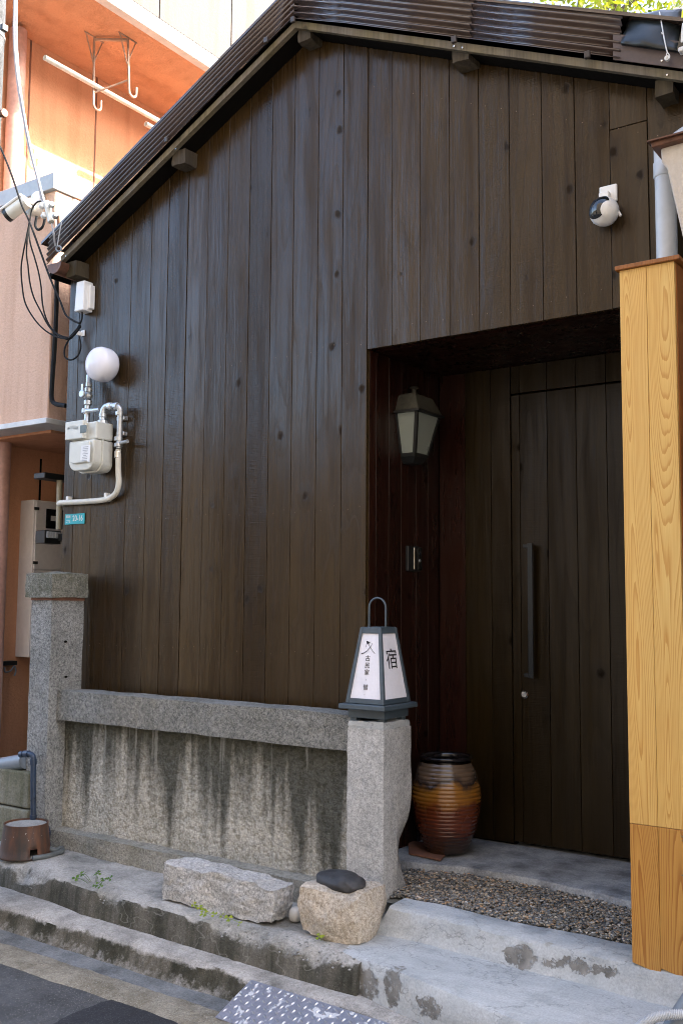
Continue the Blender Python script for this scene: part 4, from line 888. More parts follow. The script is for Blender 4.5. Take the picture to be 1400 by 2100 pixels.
for k in range(9):
    z = tagp[0].z-0.010-k*0.0095; w = 0.022 if k not in (3, 5) else 0.012; xx = (tagp[0].x+tagp[1].x)/2-0.001*k; lines.box(xx-w, xx+w, -0.1966, -0.1962, z-0.0016, z+0.0016)
lines.build('print', M['grey_cable'], gm)
MB().tube([W(210, 862, -0.09), W(208, 958, -0.09)], 0.017, 12).build('meter_tube', M['meter'], gm, smooth=True)
pr = 0.0145
inl = [W(182, 792, -0.07), W(181, 810, -0.07), W(179, 838, -0.07)]; gp = MB().tube([W(183, 770, -0.05), W(182, 800, -0.06), W(180, 835, -0.07), W(178, 870, -0.085)], 0.016, 12)
gp.build('inlet_pipe', M['galv'], gm, smooth=True)
for q, r_ in (((181, 826), 0.024), ((177, 843), 0.026), ((182, 800), 0.022), ((183, 789), 0.019)): c_ = W(*q, -0.07); MB().lathe([(r_, -0.014), (r_, 0.014)], c_, 12).build('coupling', M['galv'], gm, bevel=0.003)
MB().ball(W(181, 812, -0.07), 0.027, 16, 10).build('valve_body', M['galv'], gm, smooth=True)
vh = W(171, 808, -0.115); MB().lathe([(0.023, 0), (0.023, 0.012), (0.018, 0.015)], vh, 16, (0, -1, 0)).box(vh.x-0.008, vh.x+0.010, vh.y-0.012, vh.y, vh.z+0.01, vh.z+0.058).build('valve_lever', M['galv'], gm, bevel=0.002)
MB().tube([W(176, 850, -0.085), W(178, 842, -0.085), W(192, 842, -0.085), W(205, 840, -0.09)], 0.013, 10).build('cross_bar', M['galv'], gm, smooth=True)
op = bez([W(211, 862, -0.09), W(211, 846, -0.09), W(216, 835, -0.085), W(226, 832, -0.08), W(239, 833, -0.075), W(246, 838, -0.07), W(247, 850, -0.065), W(246, 875, -0.06), W(245, 905, -0.055), W(244, 920, -0.055)], 6)
MB().tube(op, 0.0165, 12).build('outlet_pipe', M['galv'], gm, smooth=True)
for q, r_, Y in (((211, 866), 0.028, -0.09), ((211, 852), 0.021, -0.09), ((245, 848), 0.022, -0.065), ((243, 900), 0.024, -0.055), ((243, 913), 0.024, -0.055)): MB().lathe([(r_, -0.012), (r_, 0.012)], W(*q, Y), 12).build('coupling', M['galv'], gm, bevel=0.003)
for q in ((226, 833), (239, 833)): c_ = W(*q, -0.08); MB().lathe([(0.0215, -0.012), (0.0215, 0.012)], c_, 12, (1, 0, 0)).build('coupling', M['galv'], gm, bevel=0.003)
for q in ((247, 858), (246, 890)):
    c_ = W(*q, -0.03); MB().box(c_.x-0.03, c_.x+0.035, -0.034, -0.0015, c_.z-0.012, c_.z+0.012).build('pipe_bracket', M['galv'], gm, bevel=0.003)
MB().tube([W(245, 909, -0.055), W(262, 905, -0.075)], 0.010, 10).build('test_tap', M['galv'], gm, smooth=True)
hs = bez([W(243, 922, -0.05), W(243, 936, -0.05), W(243, 965, -0.045), W(244, 990, -0.04), W(240, 1008, -0.035), W(230, 1019, -0.03), W(214, 1025, -0.028), W(185, 1028, -0.026), W(150, 1030, -0.026), W(127, 1031, -0.026), W(122, 1033, -0.01)], 6)
MB().tube(hs, 0.0165, 12).build('hose', M['cream_plastic'], gm, smooth=True)
MB().lathe([(0.020, -0.02), (0.020, 0.02)], W(242, 932, -0.05), 12).build('hose_nut', M['chrome'], gm, bevel=0.002)
for q in ((139, 1029), (217, 1022)):
    c_ = W(*q, -0.03); MB().box(c_.x-0.010, c_.x+0.010, -0.036, -0.001, c_.z-0.018, c_.z+0.032).build('hose_clip', M['white'], gm, bevel=0.002)

ap = thing('address_plate', AY(153, 1064, 0), 'small teal address plate reading 20-16 below the cream hose', 'sign')
q0, q1 = AY(133, 1075, -0.006), AY(174, 1050, -0.006); zlo = AY(153, 1075, -0.006).z; zhi = AY(153, 1053.5, -0.006).z
MB().box(q0.x, q1.x, -0.006, -0.002, zlo, zhi).build('plate', M['teal'], ap, bevel=0.001)
pw = q1.x-q0.x; ph = zhi-zlo; X1 = Vector((1, 0, 0)); Z1 = Vector((0, 0, 1))
text_part('lettering', '20-16', (q0.x+pw*0.66, -0.0065, zlo+ph*0.53), X1, Z1, ph*0.78, M['white'], ap, sx=0.80)
text_part('lettering', '昭和通', (q0.x+pw*0.18, -0.0065, zlo+ph*0.72), X1, Z1, ph*0.30, M['white'], ap, sx=0.72)
text_part('lettering', '二丁目', (q0.x+pw*0.18, -0.0065, zlo+ph*0.26), X1, Z1, ph*0.30, M['white'], ap, sx=0.72)

jb = thing('junction_box', AY(168, 640, 0), 'upright white plastic cable box under the left eave', 'cable box')
j0, j1 = AY(155, 600, -0.07), AY(173, 600, -0.07)
MB().hexa([(j0.x, -0.075, AY(165, 637, -0.07).z), (j1.x, -0.075, AY(165, 637, -0.07).z), (j1.x, -0.001, AY(165, 637, -0.07).z), (j0.x, -0.001, AY(165, 637, -0.07).z)],
          [(j0.x+0.004, -0.068, AY(165, 576, -0.07).z), (j1.x-0.002, -0.068, AY(165, 576, -0.07).z), (j1.x-0.002, -0.001, AY(165, 576, -0.07).z), (j0.x+0.004, -0.001, AY(165, 576, -0.07).z)]).build('cover', M['white'], jb, bevel=0.006, seg=2)
MB().box(j1.x-0.01, j1.x+0.018, -0.04, -0.0015, AY(165, 632, -0.07).z, AY(165, 584, -0.07).z).build('back_plate', M['white'], jb, bevel=0.003)
cc = AY(170, 684, 0)
cl = MB().box(cc.x-0.022, cc.x-0.010, -0.03, -0.0015, cc.z-0.012, cc.z+0.012).box(cc.x-0.010, cc.x+0.022, -0.006, -0.0015, cc.z-0.018, cc.z+0.018).build('cable_clamp', M['white'], None, bevel=0.002, loc=cc)
tag(cl, 'tiny white cable clamp on the wall above the globe lamp', 'clamp')

# dome camera on the right of the front wall
dc = AY(1238, 434, -0.055)
cm = thing('dome_camera', (dc.x, 0, dc.z), 'white ball security camera with black dome on the boards', 'camera')
p0, p1 = AY(1230, 412, -0.001), AY(1266, 380, -0.001)
MB().box(p0.x, p1.x, -0.016, -0.0018, AY(1248, 418, 0).z, AY(1248, 382, 0).z).build('mounting_plate', M['white'], cm, bevel=0.006, seg=2)
MB().box(p0.x+0.006, p1.x-0.026, -0.04, -0.0165, dc.z+0.03, AY(1248, 398, 0).z).build('neck', M['white'], cm, bevel=0.004)
MB().ball(dc, (0.060, 0.060, 0.060), 32, 20).build('housing', M['white'], cm, smooth=True)
vd = Vector((-0.35, -0.90, 0.30)).normalized()          # the way the camera looks
dm = MB(); u_ = vd.orthogonal().normalized(); w_ = vd.cross(u_)
dm.lathe([(0.0613*math.sin(t), 0.0613*math.cos(t)) for t in [R(58)*(1-i/12) for i in range(12)]]+[(0.001, 0.0613)], dc, 32, vd)
dm.build('dome_window', M['glass_dark'], cm, smooth=True)
ed = Vector((0.62, -0.75, -0.20)).normalized(); MB().lathe([(0.0635*math.sin(t), 0.0635*math.cos(t)) for t in [R(33)*(1-i/8) for i in range(8)]]+[(0.001, 0.0637)], dc, 28, ed).build('side_cap', M['white'], cm, smooth=True)
for q in (((1262, 424), (1272, 443)), ((1217, 445), (1218, 458))): MB().tube([AY(*q[0], -0.045), AY(*q[1], -0.045)], 0.0055, 10).build('antenna', M['white'], cm, smooth=True)

# ------------------------------------------------------------------ orange apartment building on the left
XO, XW, YO = -5.0, -5.86, 0.09
ab = thing('apartment_building', (-6.5, 3.0, -0.4), 'orange rendered apartment block with balcony parapets beyond the wooden house', 'building')
zp1, zp0 = AX(107, 380, XO).z, AX(107, 860, XO).z       # balcony parapet top and bottom
zs = 5.275                                              # underside of the balcony above
MB().box(XW-0.25, XW, -0.05, 9.0, -0.45, 7.5).build('side_wall', M['orange'], ab)
MB().box(-9.0, XW-0.25, -0.05, 0.2, -0.45, 7.5).build('front_wall', M['orange'], ab)
MB().box(XW, XO, YO, YO+0.14, zp0, zp1-0.02).build('balcony_front', M['orange_pale'], ab, bevel=0.006)
MB().box(-8.0, XW-0.0005, YO, YO+0.14, zp0, zp1-0.02).build('balcony_front', M['orange_pale'], ab)
MB().box(XO-0.14, XO, YO+0.14, 9.0, zp0, zp1-0.02).build('balcony_side', M['orange_pale'], ab, bevel=0.006)
MB().box(-8.0, XO+0.015, YO-0.03, YO+0.16, zp1-0.02, zp1+0.085).build('parapet_capping', M['cap_metal'], ab, bevel=0.003)
MB().box(XO-0.155, XO+0.012, YO+0.16, 9.0, zp1-0.018, zp1+0.02).build('parapet_capping', M['orange_pale'], ab, bevel=0.003)
MB().box(-8.0, XO+0.03, YO-0.035, YO+0.15, zp0-0.035, zp0-0.001).build('drip_edge', M['white_trim'], ab, bevel=0.003)
MB().box(XO-0.15, XO+0.03, YO+0.1505, 9.0, zp0-0.035, zp0-0.001).build('drip_edge', M['white_trim'], ab, bevel=0.003)
MB().box(XW, XO-0.155, YO+0.155, 9.0, zp0-0.05, zp0+0.10).build('balcony_floor', M['orange'], ab)
MB().box(XW, XO-0.075, -0.6, 9.0, zs, zs+0.15).build('upper_balcony_floor', M['orange'], ab)
MB().box(XO-0.075, XO+0.0, -0.6, 9.0, zs-0.02, zs+0.10).build('fascia', M['white_trim'], ab, bevel=0.004)
for i in range(7):                                      # cream parapet panels of the balcony above, thin joints between
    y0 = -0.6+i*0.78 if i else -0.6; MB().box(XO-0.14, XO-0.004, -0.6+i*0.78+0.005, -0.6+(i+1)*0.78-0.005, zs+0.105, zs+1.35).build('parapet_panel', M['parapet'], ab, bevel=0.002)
jt = MB()
for q in ((63, 400), (195, 300), (195, 200)): pass
for yj in (AX(62, 150, XW).y, AX(195, 300, XW).y, AX(195, 300, XW).y+1.1): jt.box(XW+0.0, XW+0.004, yj-0.006, yj+0.006, 2.4, zs)
jt.build('wall_joint', M['terracotta'], ab)
yj = AX(83, 980, XW).y; MB().box(XW, XW+0.003, yj-0.008, yj+0.008, -0.3, 2.2).build('wall_joint', M['dark_gap'], ab)
pc = AX(31, 250, XW+0.07); MB().tube([(pc.x, pc.y, -0.4), (pc.x, pc.y, zs-0.03)], 0.062, 16).build('downpipe', M['pink_pipe'], ab, smooth=True)
# low block wall and pipes at its foot
lw = AY(62, 1573, -0.34); lwz = AY(30, 1580, -0.34).z
blk = MB().box(-7.0, lw.x+0.0, -0.34, -0.20, AY(30, 1654, -0.34).z, lwz).build('low_wall', M['block'], None, bevel=0.01, seg=2, loc=(-5.0, -0.27, -0.15)); tag(blk, 'low mossy concrete wall at the left of the tall post', 'wall')
MB().box(-7.0, lw.x+0.012, -0.350, -0.19, -0.2, AY(30, 1655, -0.34).z-0.004).build('footing', M['block'], blk, bevel=0.008)
gp0, gp1 = AY(-60, 1580, -0.30), AY(53, 1561, -0.30); gpo = MB().tube([gp0, gp1], 0.042, 16).build('grey_pipe', M['grey_pvc'], None, smooth=True, loc=gp1); tag(gpo, 'thick grey plastic pipe lying on the low wall', 'pipe')
YP = -0.36
bp = thing('navy_pipe', AY(68, 1740, YP), 'navy blue water pipe bending down in front of the tall post', 'pipe')
MB().tube(bez([AY(42, 1547, YP), AY(52, 1546, YP), AY(62, 1546, YP), AY(68, 1551, YP), AY(69, 1562, YP), AY(68.5, 1600, YP), AY(69, 1676, YP), AY(70, 1684, YP), AY(76, 1690, YP), AY(90, 1692, YP), AY(97, 1698, YP), AY(98, 1710, YP), AY(97, 1728, YP), AY(98, 1737, YP)], 5), 0.0145, 12).build('pipe', M['blue_pvc'], bp, smooth=True)
for q0_, q1_ in (((43, 1547), (49, 1546.5)), ((51, 1546), (60, 1546)), ((69, 1556), (69, 1568)), ((69, 1671), (69, 1681)), ((80, 1690.5), (88, 1691.5)), ((98, 1704), (97.5, 1712)), ((97, 1727), (97.5, 1735))): MB().tube([AY(*q0_, YP), AY(*q1_, YP)], 0.0185, 12).build('fitting', M['blue_pvc'], bp, smooth=True)
dp = MB().tube(bez([AY(98, 1736, YP), AY(103, 1741, YP-0.01), AZ(113, 1744, -0.122), AZ(126, 1740, -0.122), AZ(127, 1746, -0.125), AZ(110, 1752, -0.128), AZ(90, 1757, -0.128), AZ(68, 1760, -0.128)], 5), 0.013, 10).build('dusty_pipe', M['dusty_pvc'], None, smooth=True, loc=AZ(100, 1755, -0.15)); tag(dp, 'dusty grey pipe running from the post foot to the rusty pot', 'pipe')
rp = AZ(35, 1757, -0.14); rpt = thing('rusty_pot', (rp.x, rp.y+0.05, -0.14), 'rusty upturned iron pot with a square notch in its rim', 'pot')
pot = MB(); sg = 40; cx_, cy_ = rp.x-0.005, rp.y+0.055; r0, r1, hh = 0.130, 0.110, 0.165
lev = [0.0, 0.008, 0.025, 0.05, 0.075, 0.11, 0.15, hh]
for l_ in lev:
    rr = r0+(r1-r0)*l_/hh+(0.006 if l_ < 0.01 else 0)
    for k in range(sg): a = 2*math.pi*k/sg; pot.v.append(Vector((cx_+rr*math.cos(a), cy_+rr*math.sin(a), -0.142+l_)))
na = math.atan2(AZ(76, 1750, -0.10).y-cy_, AZ(76, 1750, -0.10).x-cx_)
for i in range(len(lev)-1):
    for k in range(sg):
        am = 2*math.pi*(k+0.5)/sg; d_ = (am-na+math.pi) % (2*math.pi)-math.pi
        if 1 <= i <= 2 and abs(d_) < 0.17: continue
        a = i*sg+k; b = i*sg+(k+1) % sg; pot.f.append((a, b, b+sg, a+sg))
o = pot.build('shell', M['rust'], rpt, smooth=True); o.modifiers.new('thick', 'SOLIDIFY').thickness = 0.004
MB().lathe([(r1-0.006, 0), (r1-0.006, 0.004), (0.06, 0.006), (0.01, 0.003)], (cx_, cy_, -0.142+hh-0.012), 32).build('bottom', M['ledge'], rpt, smooth=True)
MB().lathe([(r1+0.003, 0), (r1+0.003, 0.010), (r1-0.004, 0.010), (r1-0.004, 0.0)], (cx_, cy_, -0.142+hh-0.010), 40).build('rim', M['rust'], rpt, smooth=True)

# electric meter box on the orange wall
xb = -5.70; yb0 = AX(70, 1100, xb).y; zb1, zb0_ = AX(70, 1024, xb).z, AX(70, 1348, xb).z
eb = thing('meter_box', (xb, yb0+0.3, zb0_), 'tall pale grey electric meter box on the orange wall', 'meter box')
MB().box(XW+0.001, xb-0.012, yb0, yb0+0.60, zb0_, zb1).build('cabinet', M['box_grey'], eb, bevel=0.004)
def BX(x, y): return AX(x, y, xb)
MB().box(xb-0.012, xb, yb0+0.012, yb0+0.59, BX(72, 1167).z, zb1-0.012).build('cabinet_door', M['box_grey'], eb, bevel=0.003)
MB().box(xb-0.012, xb-0.001, yb0+0.012, yb0+0.59, zb0_, BX(72, 1170).z).build('lower_panel', M['box_grey'], eb, bevel=0.003)
w0, w1 = BX(95, 1043), BX(117, 1085); MB().box(xb+0.0005, xb+0.006, w0.y, w0.y+0.26, w1.z, w0.z).build('window', M['glass_dark'], eb, bevel=0.002)
MB().box(xb+0.0065, xb+0.008, w0.y+0.04, w0.y+0.12, w1.z+0.055, w1.z+0.09).build('meter_face', M['box_grey'], eb)
for q in ((75, 1043), (72, 1154)): c_ = BX(*q); MB().box(xb+0.0005, xb+0.01, c_.y-0.02, c_.y+0.02, c_.z-0.010, c_.z+0.010).build('hinge', M['black'], eb, bevel=0.002)
c_ = BX(85, 1100); MB().lathe([(0.020, 0), (0.020, 0.008), (0.012, 0.012)], c_, 16, (1, 0, 0)).build('lock', M['black'], eb, smooth=True)
xs_ = -5.22; c0, c1 = AX(92, 1085, xs_), AX(127, 1098, xs_)
tb = thing('terminal_box', AX(110, 1115, xs_), 'black terminal box with a row of white blocks below the tan conduit', 'terminal box')
ty0, ty1 = AX(93, 1100, xs_).y, AX(127, 1100, xs_).y; tz1, tz0 = AX(110, 1088, xs_).z, AX(110, 1115, xs_).z
MB().box(xs_-0.10, xs_-0.004, ty0, ty1, tz0, tz1).build('body', M['black'], tb, bevel=0.004)
MB().box(xs_-0.12, XL-0.003, ty1-0.03, ty1+0.03, tz0+0.02, tz1-0.02).build('arm', M['black'], tb)
for k in range(5): y_ = ty0+0.012+(ty1-ty0-0.02)*k/5; MB().box(xs_-0.003, xs_+0.004, y_, y_+(ty1-ty0)*0.15, tz1-0.05, tz1-0.008).build('terminal_block', M['light_pvc'], tb, bevel=0.002)
cdo = MB().tube([AX(123, 984, xs_+0.03), AX(121, 1086, xs_+0.03)], 0.019, 12).build('conduit', M['tan_pvc'], None, smooth=True, loc=AX(121, 1086, xs_+0.03)); tag(cdo, 'short tan conduit standing on the black terminal box', 'conduit')
hd0 = AX(82, 974, xs_); hdo = MB().box(xs_-0.06, xs_+0.05, hd0.y, hd0.y+0.34, AX(110, 985, xs_).z, AX(110, 973, xs_).z).build('shelf_hood', M['black'], None, bevel=0.004, loc=(xs_, hd0.y, hd0.z)); tag(hdo, 'thin black hood above the tan conduit by the orange wall', 'hood')
s1_ = AX(12, 1365, XW+0.05); sko = thing('tap_bracket', s1_, 'small dark bracket with grey hooks low on the orange wall', 'bracket')
MB().box(XW+0.001, XW+0.06, s1_.y-0.03, s1_.y+0.09, s1_.z, s1_.z+0.03).build('plate', M['black'], sko, bevel=0.003)
MB().tube(bez([AX(10, 1368, XW+0.06), AX(11, 1378, XW+0.06), AX(22, 1376, XW+0.06), AX(30, 1366, XW+0.06), AX(33, 1376, XW+0.06), AX(30, 1386, XW+0.06)], 4), 0.006, 8).build('hook', M['grey_pvc'], sko, smooth=True)

# laundry poles and their hanger under the upper balcony
XP = XO-0.42
def pole_(name, q, label):
    a = AX(*q, XP); o = MB().tube([a, a+Vector((0, 3.2, 0))], 0.019, 14, cap=False).build('pole', M['cream_plastic'], None, smooth=True, loc=a); o.modifiers.new('thick', 'SOLIDIFY').thickness = 0.003; o.name = 'laundry_pole'; return tag(o, label, 'pole', 'laundry poles')
pole_('p', (92, 118), 'longer cream laundry pole held in the hanger under the orange balcony')
pole_('p', (299, 254), 'lower cream laundry pole tip just showing above the sloping verge')
lh = thing('laundry_hanger', AX(230, 150, XP), 'rusty steel laundry pole hanger with two hooks under the orange balcony', 'hanger')
def hang(q0, q1, q2, X):
    a = AX(*q0, X); a.z = zs-0.001; b = AX(*q1, X); c = AX(*q2, X); mb = MB()
    mb.tube([a, b], 0.009, 8)
    r_ = 0.035; mb.tube([b]+[b+Vector((0, r_-r_*math.cos(t), -r_*math.sin(t))) for t in [math.pi*i/8 for i in range(1, 9)]]+[b+Vector((0, 2*r_, 0.05))], 0.009, 8)
    mb.tube([a+Vector((0, -0.08, 0)), a+Vector((0, 0, -0.20))], 0.005, 6); mb.tube([a+Vector((0, 0.08, 0)), a+Vector((0, 0, -0.20))], 0.005, 6); mb.tube([a+Vector((0, -0.09, -0.002)), a+Vector((0, 0.09, -0.002))], 0.006, 6)
    mb.build('hook', M['steel'], lh, smooth=True); return a, b
h1 = hang((192, 132), (192, 212), (202, 230), XP-0.02); h2 = hang((262, 96), (265, 185), (256, 203), XP+0.18)
MB().tube([h1[0]+Vector((0, 0, -0.02)), h2[0]+Vector((0, 0, -0.02))], 0.012, 6).build('top_bar', M['steel'], lh)
MB().tube([h1[1]+Vector((0, 0, 0.08)), h2[1]+Vector((0, 0, 0.08))], 0.008, 6).build('cross_bar', M['steel'], lh)

# utility pole at the left edge
up_ = AY(-18, 150, -1.0); upo = thing('utility_pole', (up_.x, up_.y, -0.4), 'dark speckled utility pole cropped by the left edge of the view', 'utility pole')
ex = AY(-36, 60, -1.0).x
MB().tube([(ex, -1.0, 2.95), (ex, -1.0, 8.5)], 0.11, 24).build('shaft', M['pole'], upo, smooth=True)
MB().lathe([(0.113, -0.006), (0.113, 0.006)], (ex, -1.0, AY(10, 50, -1.0).z), 24).build('band', M['white'], upo)
b_ = AY(8, 232, -1.0); MB().tube([b_+Vector((-0.1, 0, 0)), b_], 0.012, 10).lathe([(0.02, -0.01), (0.02, 0.01)], b_, 10, (1, 0, 0)).build('step_bolt', M['copper'], upo)
MB().box(AY(14, 60, -1.0).x-0.01, AY(14, 60, -1.0).x+0.012, -1.03, -1.0, AY(14, 66, -1.0).z, AY(14, 55, -1.0).z).build('band_clip', M['black'], upo)
# a pole needs a foot: it stands on the road outside the view
MB().tube([(ex, -1.0, -0.37), (ex, -1.0, 2.95)], [0.12, 0.11], 24).build('shaft', M['pole'], upo, smooth=True)

# bullet camera on the parapet
YC = 0.02; bcx = thing('bullet_camera', AY(75, 410, YO), 'white bullet security camera on the orange balcony parapet', 'camera')
ca, cb_ = AY(16, 442, YC-0.10), AY(56, 413, YC-0.06); dr = (cb_-ca).normalized()
MB().tube([ca, cb_], 0.042, 20).build('barrel', M['meter'], bcx, smooth=True)
MB().tube([ca-dr*0.006, ca+dr*0.02], 0.0435, 20).build('lens_ring', M['black'], bcx, smooth=True)
sdn = Vector((0, 0, 1)); sid = dr.cross(sdn).normalized(); upn = sid.cross(dr).normalized()
MB().hexa([ca-dr*0.03+sid*0.046+upn*0.03, ca-dr*0.03-sid*0.046+upn*0.03, cb_-sid*0.046+upn*0.03, cb_+sid*0.046+upn*0.03], [ca-dr*0.03+sid*0.04+upn*0.05, ca-dr*0.03-sid*0.04+upn*0.05, cb_-sid*0.04+upn*0.05, cb_+sid*0.04+upn*0.05]).build('sun_shield', M['white'], bcx, bevel=0.006)
MB().tube(bez([cb_+upn*0.0, AY(62, 412, YC-0.03), AY(70, 416, YC), AY(76, 410, YO-0.0)], 5), 0.018, 12).build('arm', M['white'], bcx, smooth=True)
MB().lathe([(0.06, 0.001), (0.06, 0.025), (0.045, 0.04)], AY(82, 412, YO), 24, (0, -1, 0)).build('wall_mount', M['white'], bcx, smooth=True)
MB().lathe([(0.05, 0.0), (0.05, 0.07), (0.03, 0.075)], AY(80, 432, YO), 20, (0, -1, 0)).build('back_box', M['meter'], bcx, smooth=True)

# cables
YK = -0.35
def cable(pts, r, mat, label, Y=YK, group=None, name='cable', cat='cable'):
    P = [AY(q[0], q[1], q[2] if len(q) > 2 else Y) for q in pts]
    o = MB().tube(bez(P, 6), r, 8).build(name, M[mat], None, smooth=True, loc=P[-1]); return tag(o, label, cat, group)
cable([(29, -40), (30, 0), (29, 60), (31, 110), (38, 180), (50, 250), (62, 310), (78, 370), (86, 408), (93, 418)], 0.0065, 'grey_cable', 'pale overhead cable hanging down to the white anchor by the parapet')
cable([(34, -40), (35, 0), (34, 60), (36, 110), (42, 180), (53, 250), (65, 310), (80, 370), (90, 408), (96, 420)], 0.0055, 'white', 'white overhead cable beside the pale one leading to the anchor')
cable([(-10, 280), (5, 310), (25, 360), (45, 420), (60, 452), (85, 520), (104, 572), (125, 620), (135, 645), (150, 657), (163, 663)], 0.0058, 'rubber', 'black service cable slanting from upper left to the wall', -0.30)
cable([(62, 450), (56, 480), (48, 520), (44, 550), (46, 585), (52, 620), (68, 650), (90, 675), (115, 690), (139, 694), (155, 683), (166, 668)], 0.0045, 'rubber', 'leftmost of the three black cables sagging below the anchor', -0.28)
cable([(62, 452), (57, 485), (55, 520), (58, 545), (62, 580), (70, 610), (85, 640), (100, 668), (118, 686), (140, 696), (154, 686), (166, 670)], 0.0045, 'rubber', 'middle of the three black cables sagging below the anchor', -0.27)
cable([(62, 450), (60, 475), (63, 500), (72, 530), (80, 560), (85, 590), (88, 625), (96, 655), (112, 680), (138, 692), (152, 682), (165, 666)], 0.0045, 'rubber', 'rightmost of the three black cables sagging below the anchor', -0.26)
cable([(169, 640, -0.06), (168, 655, -0.05), (160, 672, -0.05), (146, 690, -0.05), (134, 712, -0.05), (134, 732, -0.05), (147, 738, -0.045), (161, 728, -0.04), (166, 710, -0.03), (163, 690, -0.02)], 0.005, 'rubber', 'looped black cable below the white cable box')
cable([(62, 450), (66, 430), (76, 415), (88, 412)], 0.0045, 'rubber', 'thin black tail from the anchor to the black cables', -0.30)
cable([(76, 443), (73, 462), (79, 471), (88, 465), (93, 448)], 0.008, 'rubber', 'small black cable loop under the bullet camera', -0.05)
cable([(117, 568, 0.05), (116, 640, 0.06), (112, 720, 0.06), (107, 790, 0.06), (107, 818, 0.06), (114, 828, 0.06), (136, 832, 0.03)], 0.014, 'rubber', 'thick black conduit cable down the orange balcony corner')
an = thing('cable_anchor', AY(98, 430, YK), 'white drop wire anchor with clamps hanging by the parapet', 'anchor')
a0, a1 = AY(96, 414, YK), AY(106, 456, YK)
MB().tube([a0, a1], 0.020, 6).build('body', M['meter'], an, bevel=0.003)
for q in ((87, 422), (91, 442), (106, 420), (114, 442)): c_ = AY(*q, YK-0.01); MB().lathe([(0.017, -0.014), (0.017, 0.014)], c_, 12, (1, -0.4, 0.3)).build('clamp', M['white'] if q[0] < 100 else M['galv'], an, bevel=0.003)
MB().tube([a1, AY(112, 480, YK), AY(114, 505, -0.32)], 0.003, 6).tube([a1, AY(110, 482, YK), AY(113, 505, -0.32)], 0.003, 6).tube([AY(118, 504, -0.32), AY(124, 470, -0.31), AY(127, 455, -0.30)], 0.003, 6).build('stay_wire', M['grey_cable'], an)
rc_ = AY(121, 510, -0.315); MB().tube([rc_+Vector((0.022*math.cos(t), 0, 0.016*math.sin(t)-0.006*math.cos(t))) for t in [2*math.pi*i/16 for i in range(17)]], 0.005, 8).build('ring', M['grey_pvc'], an, smooth=True)
bpp = MB().tube([AX(120, 440, XO+0.03), AX(123, 470, XO+0.03)], 0.014, 10).build('pipe_stub', M['brown_pipe'], None, smooth=True, loc=AX(123, 470, XO+0.03)); tag(bpp, 'short brown pipe stub on the side of the orange parapet', 'pipe')

# ------------------------------------------------------------------ yellow wooden fence on the right
YF = -0.45
yf = thing('cedar_fence', (-1.08, YF, -0.05), 'yellow cedar fence end with boarded post and capping beside the entrance', 'fence')
fx0, fx1 = -1.180, -0.984; fs = -1.083; zj = 0.427; ztop_ = 2.377
MB().box(fx0+0.004, fx1-0.002, YF+0.018, YF+0.15, -0.03, ztop_-0.004).build('core', M['cedar_dark'], yf)
for a, b, z0, z1, m_ in ((fx0, fs, zj, ztop_, 'cedar'), (fs, fx1, zj, ztop_, 'cedar')): MB().box(a+0.0006, b-0.0006, YF, YF+0.018, z0+0.0008, z1).build('board', M[m_], yf, bevel=0.001)
for a, b in ((fx0, fs), (fs, fx1)): MB().hexa([(a+0.0006, YF, -0.034-0.010*(a-fx0)), (b-0.0006, YF, -0.034-0.010*(b-fx0)-0.02), (b-0.0006, YF+0.018, -0.04), (a+0.0006, YF+0.018, -0.03)], [(a+0.0006, YF, zj-0.0008), (b-0.0006, YF, zj-0.0008), (b-0.0006, YF+0.018, zj-0.0008), (a+0.0006, YF+0.018, zj-0.0008)]).build('board', M['cedar_low'], yf, bevel=0.001)
MB().box(fx0, fx0+0.018-0.015, YF+0.0185, YF+0.15, -0.03, ztop_-0.002).build('side_board', M['cedar'], yf)
MB().box(fx1-0.0015, fx1+0.003, YF+0.0185, YF+0.10, 0.0, ztop_-0.002).build('side_board', M['cedar_dark'], yf)
MB().box(fx0-0.012, fx1+0.022, YF-0.014, YF+0.22, ztop_+0.0005, ztop_+0.016).build('capping', M['cedar_dark'], yf, bevel=0.0015)
z_ = 2.16; i = 0
while z_ > -0.05:                                       # horizontal boards of the return, running back from the post
    MB().box(fx1+0.001, fx1+0.018, YF+0.105, 1.3, z_-0.145, z_-0.004).build('board', M['cedar_dark'], yf, bevel=0.001); z_ -= 0.145
MB().box(fx1-0.004, fx1+0.03, YF+0.1055, 1.3, 2.161, 2.176).build('capping', M['cedar'], yf)
MB().box(-1.17, -0.98, YF+0.03, YF+0.14, -0.16, -0.03).build('foot_block', M['cedar_dark'], yf)

# pipes and hose at the lower right
gpp = MB().tube([AY(1490, 1950, -0.62), AY(1428, 2038, -0.66), AY(1384, 2105, -0.70), AY(1350, 2165, -0.72)], 0.034, 18).build('drain_pipe', M['grey_pvc'], None, smooth=True, loc=AY(1372, 2000, -0.66)); tag(gpp, 'grey plastic pipe slanting in at the bottom right corner', 'pipe')
HP = bez([AY(1440, 2079, -0.72), AY(1400, 2080, -0.74), AY(1365, 2082, -0.75), AY(1335, 2090, -0.76), AY(1312, 2104, -0.77), AY(1290, 2130, -0.78)], 40)
hz = MB().tube(HP, [0.0135+0.0022*math.sin(i*1.55) for i in range(len(HP))], 12).build('flexible_hose', M['light_pvc'], None, smooth=False, loc=AY(1365, 2082, -0.75)); tag(hz, 'pale ribbed flexible hose below the grey pipe at the corner', 'hose')
for p in hz.data.polygons: p.use_smooth = True

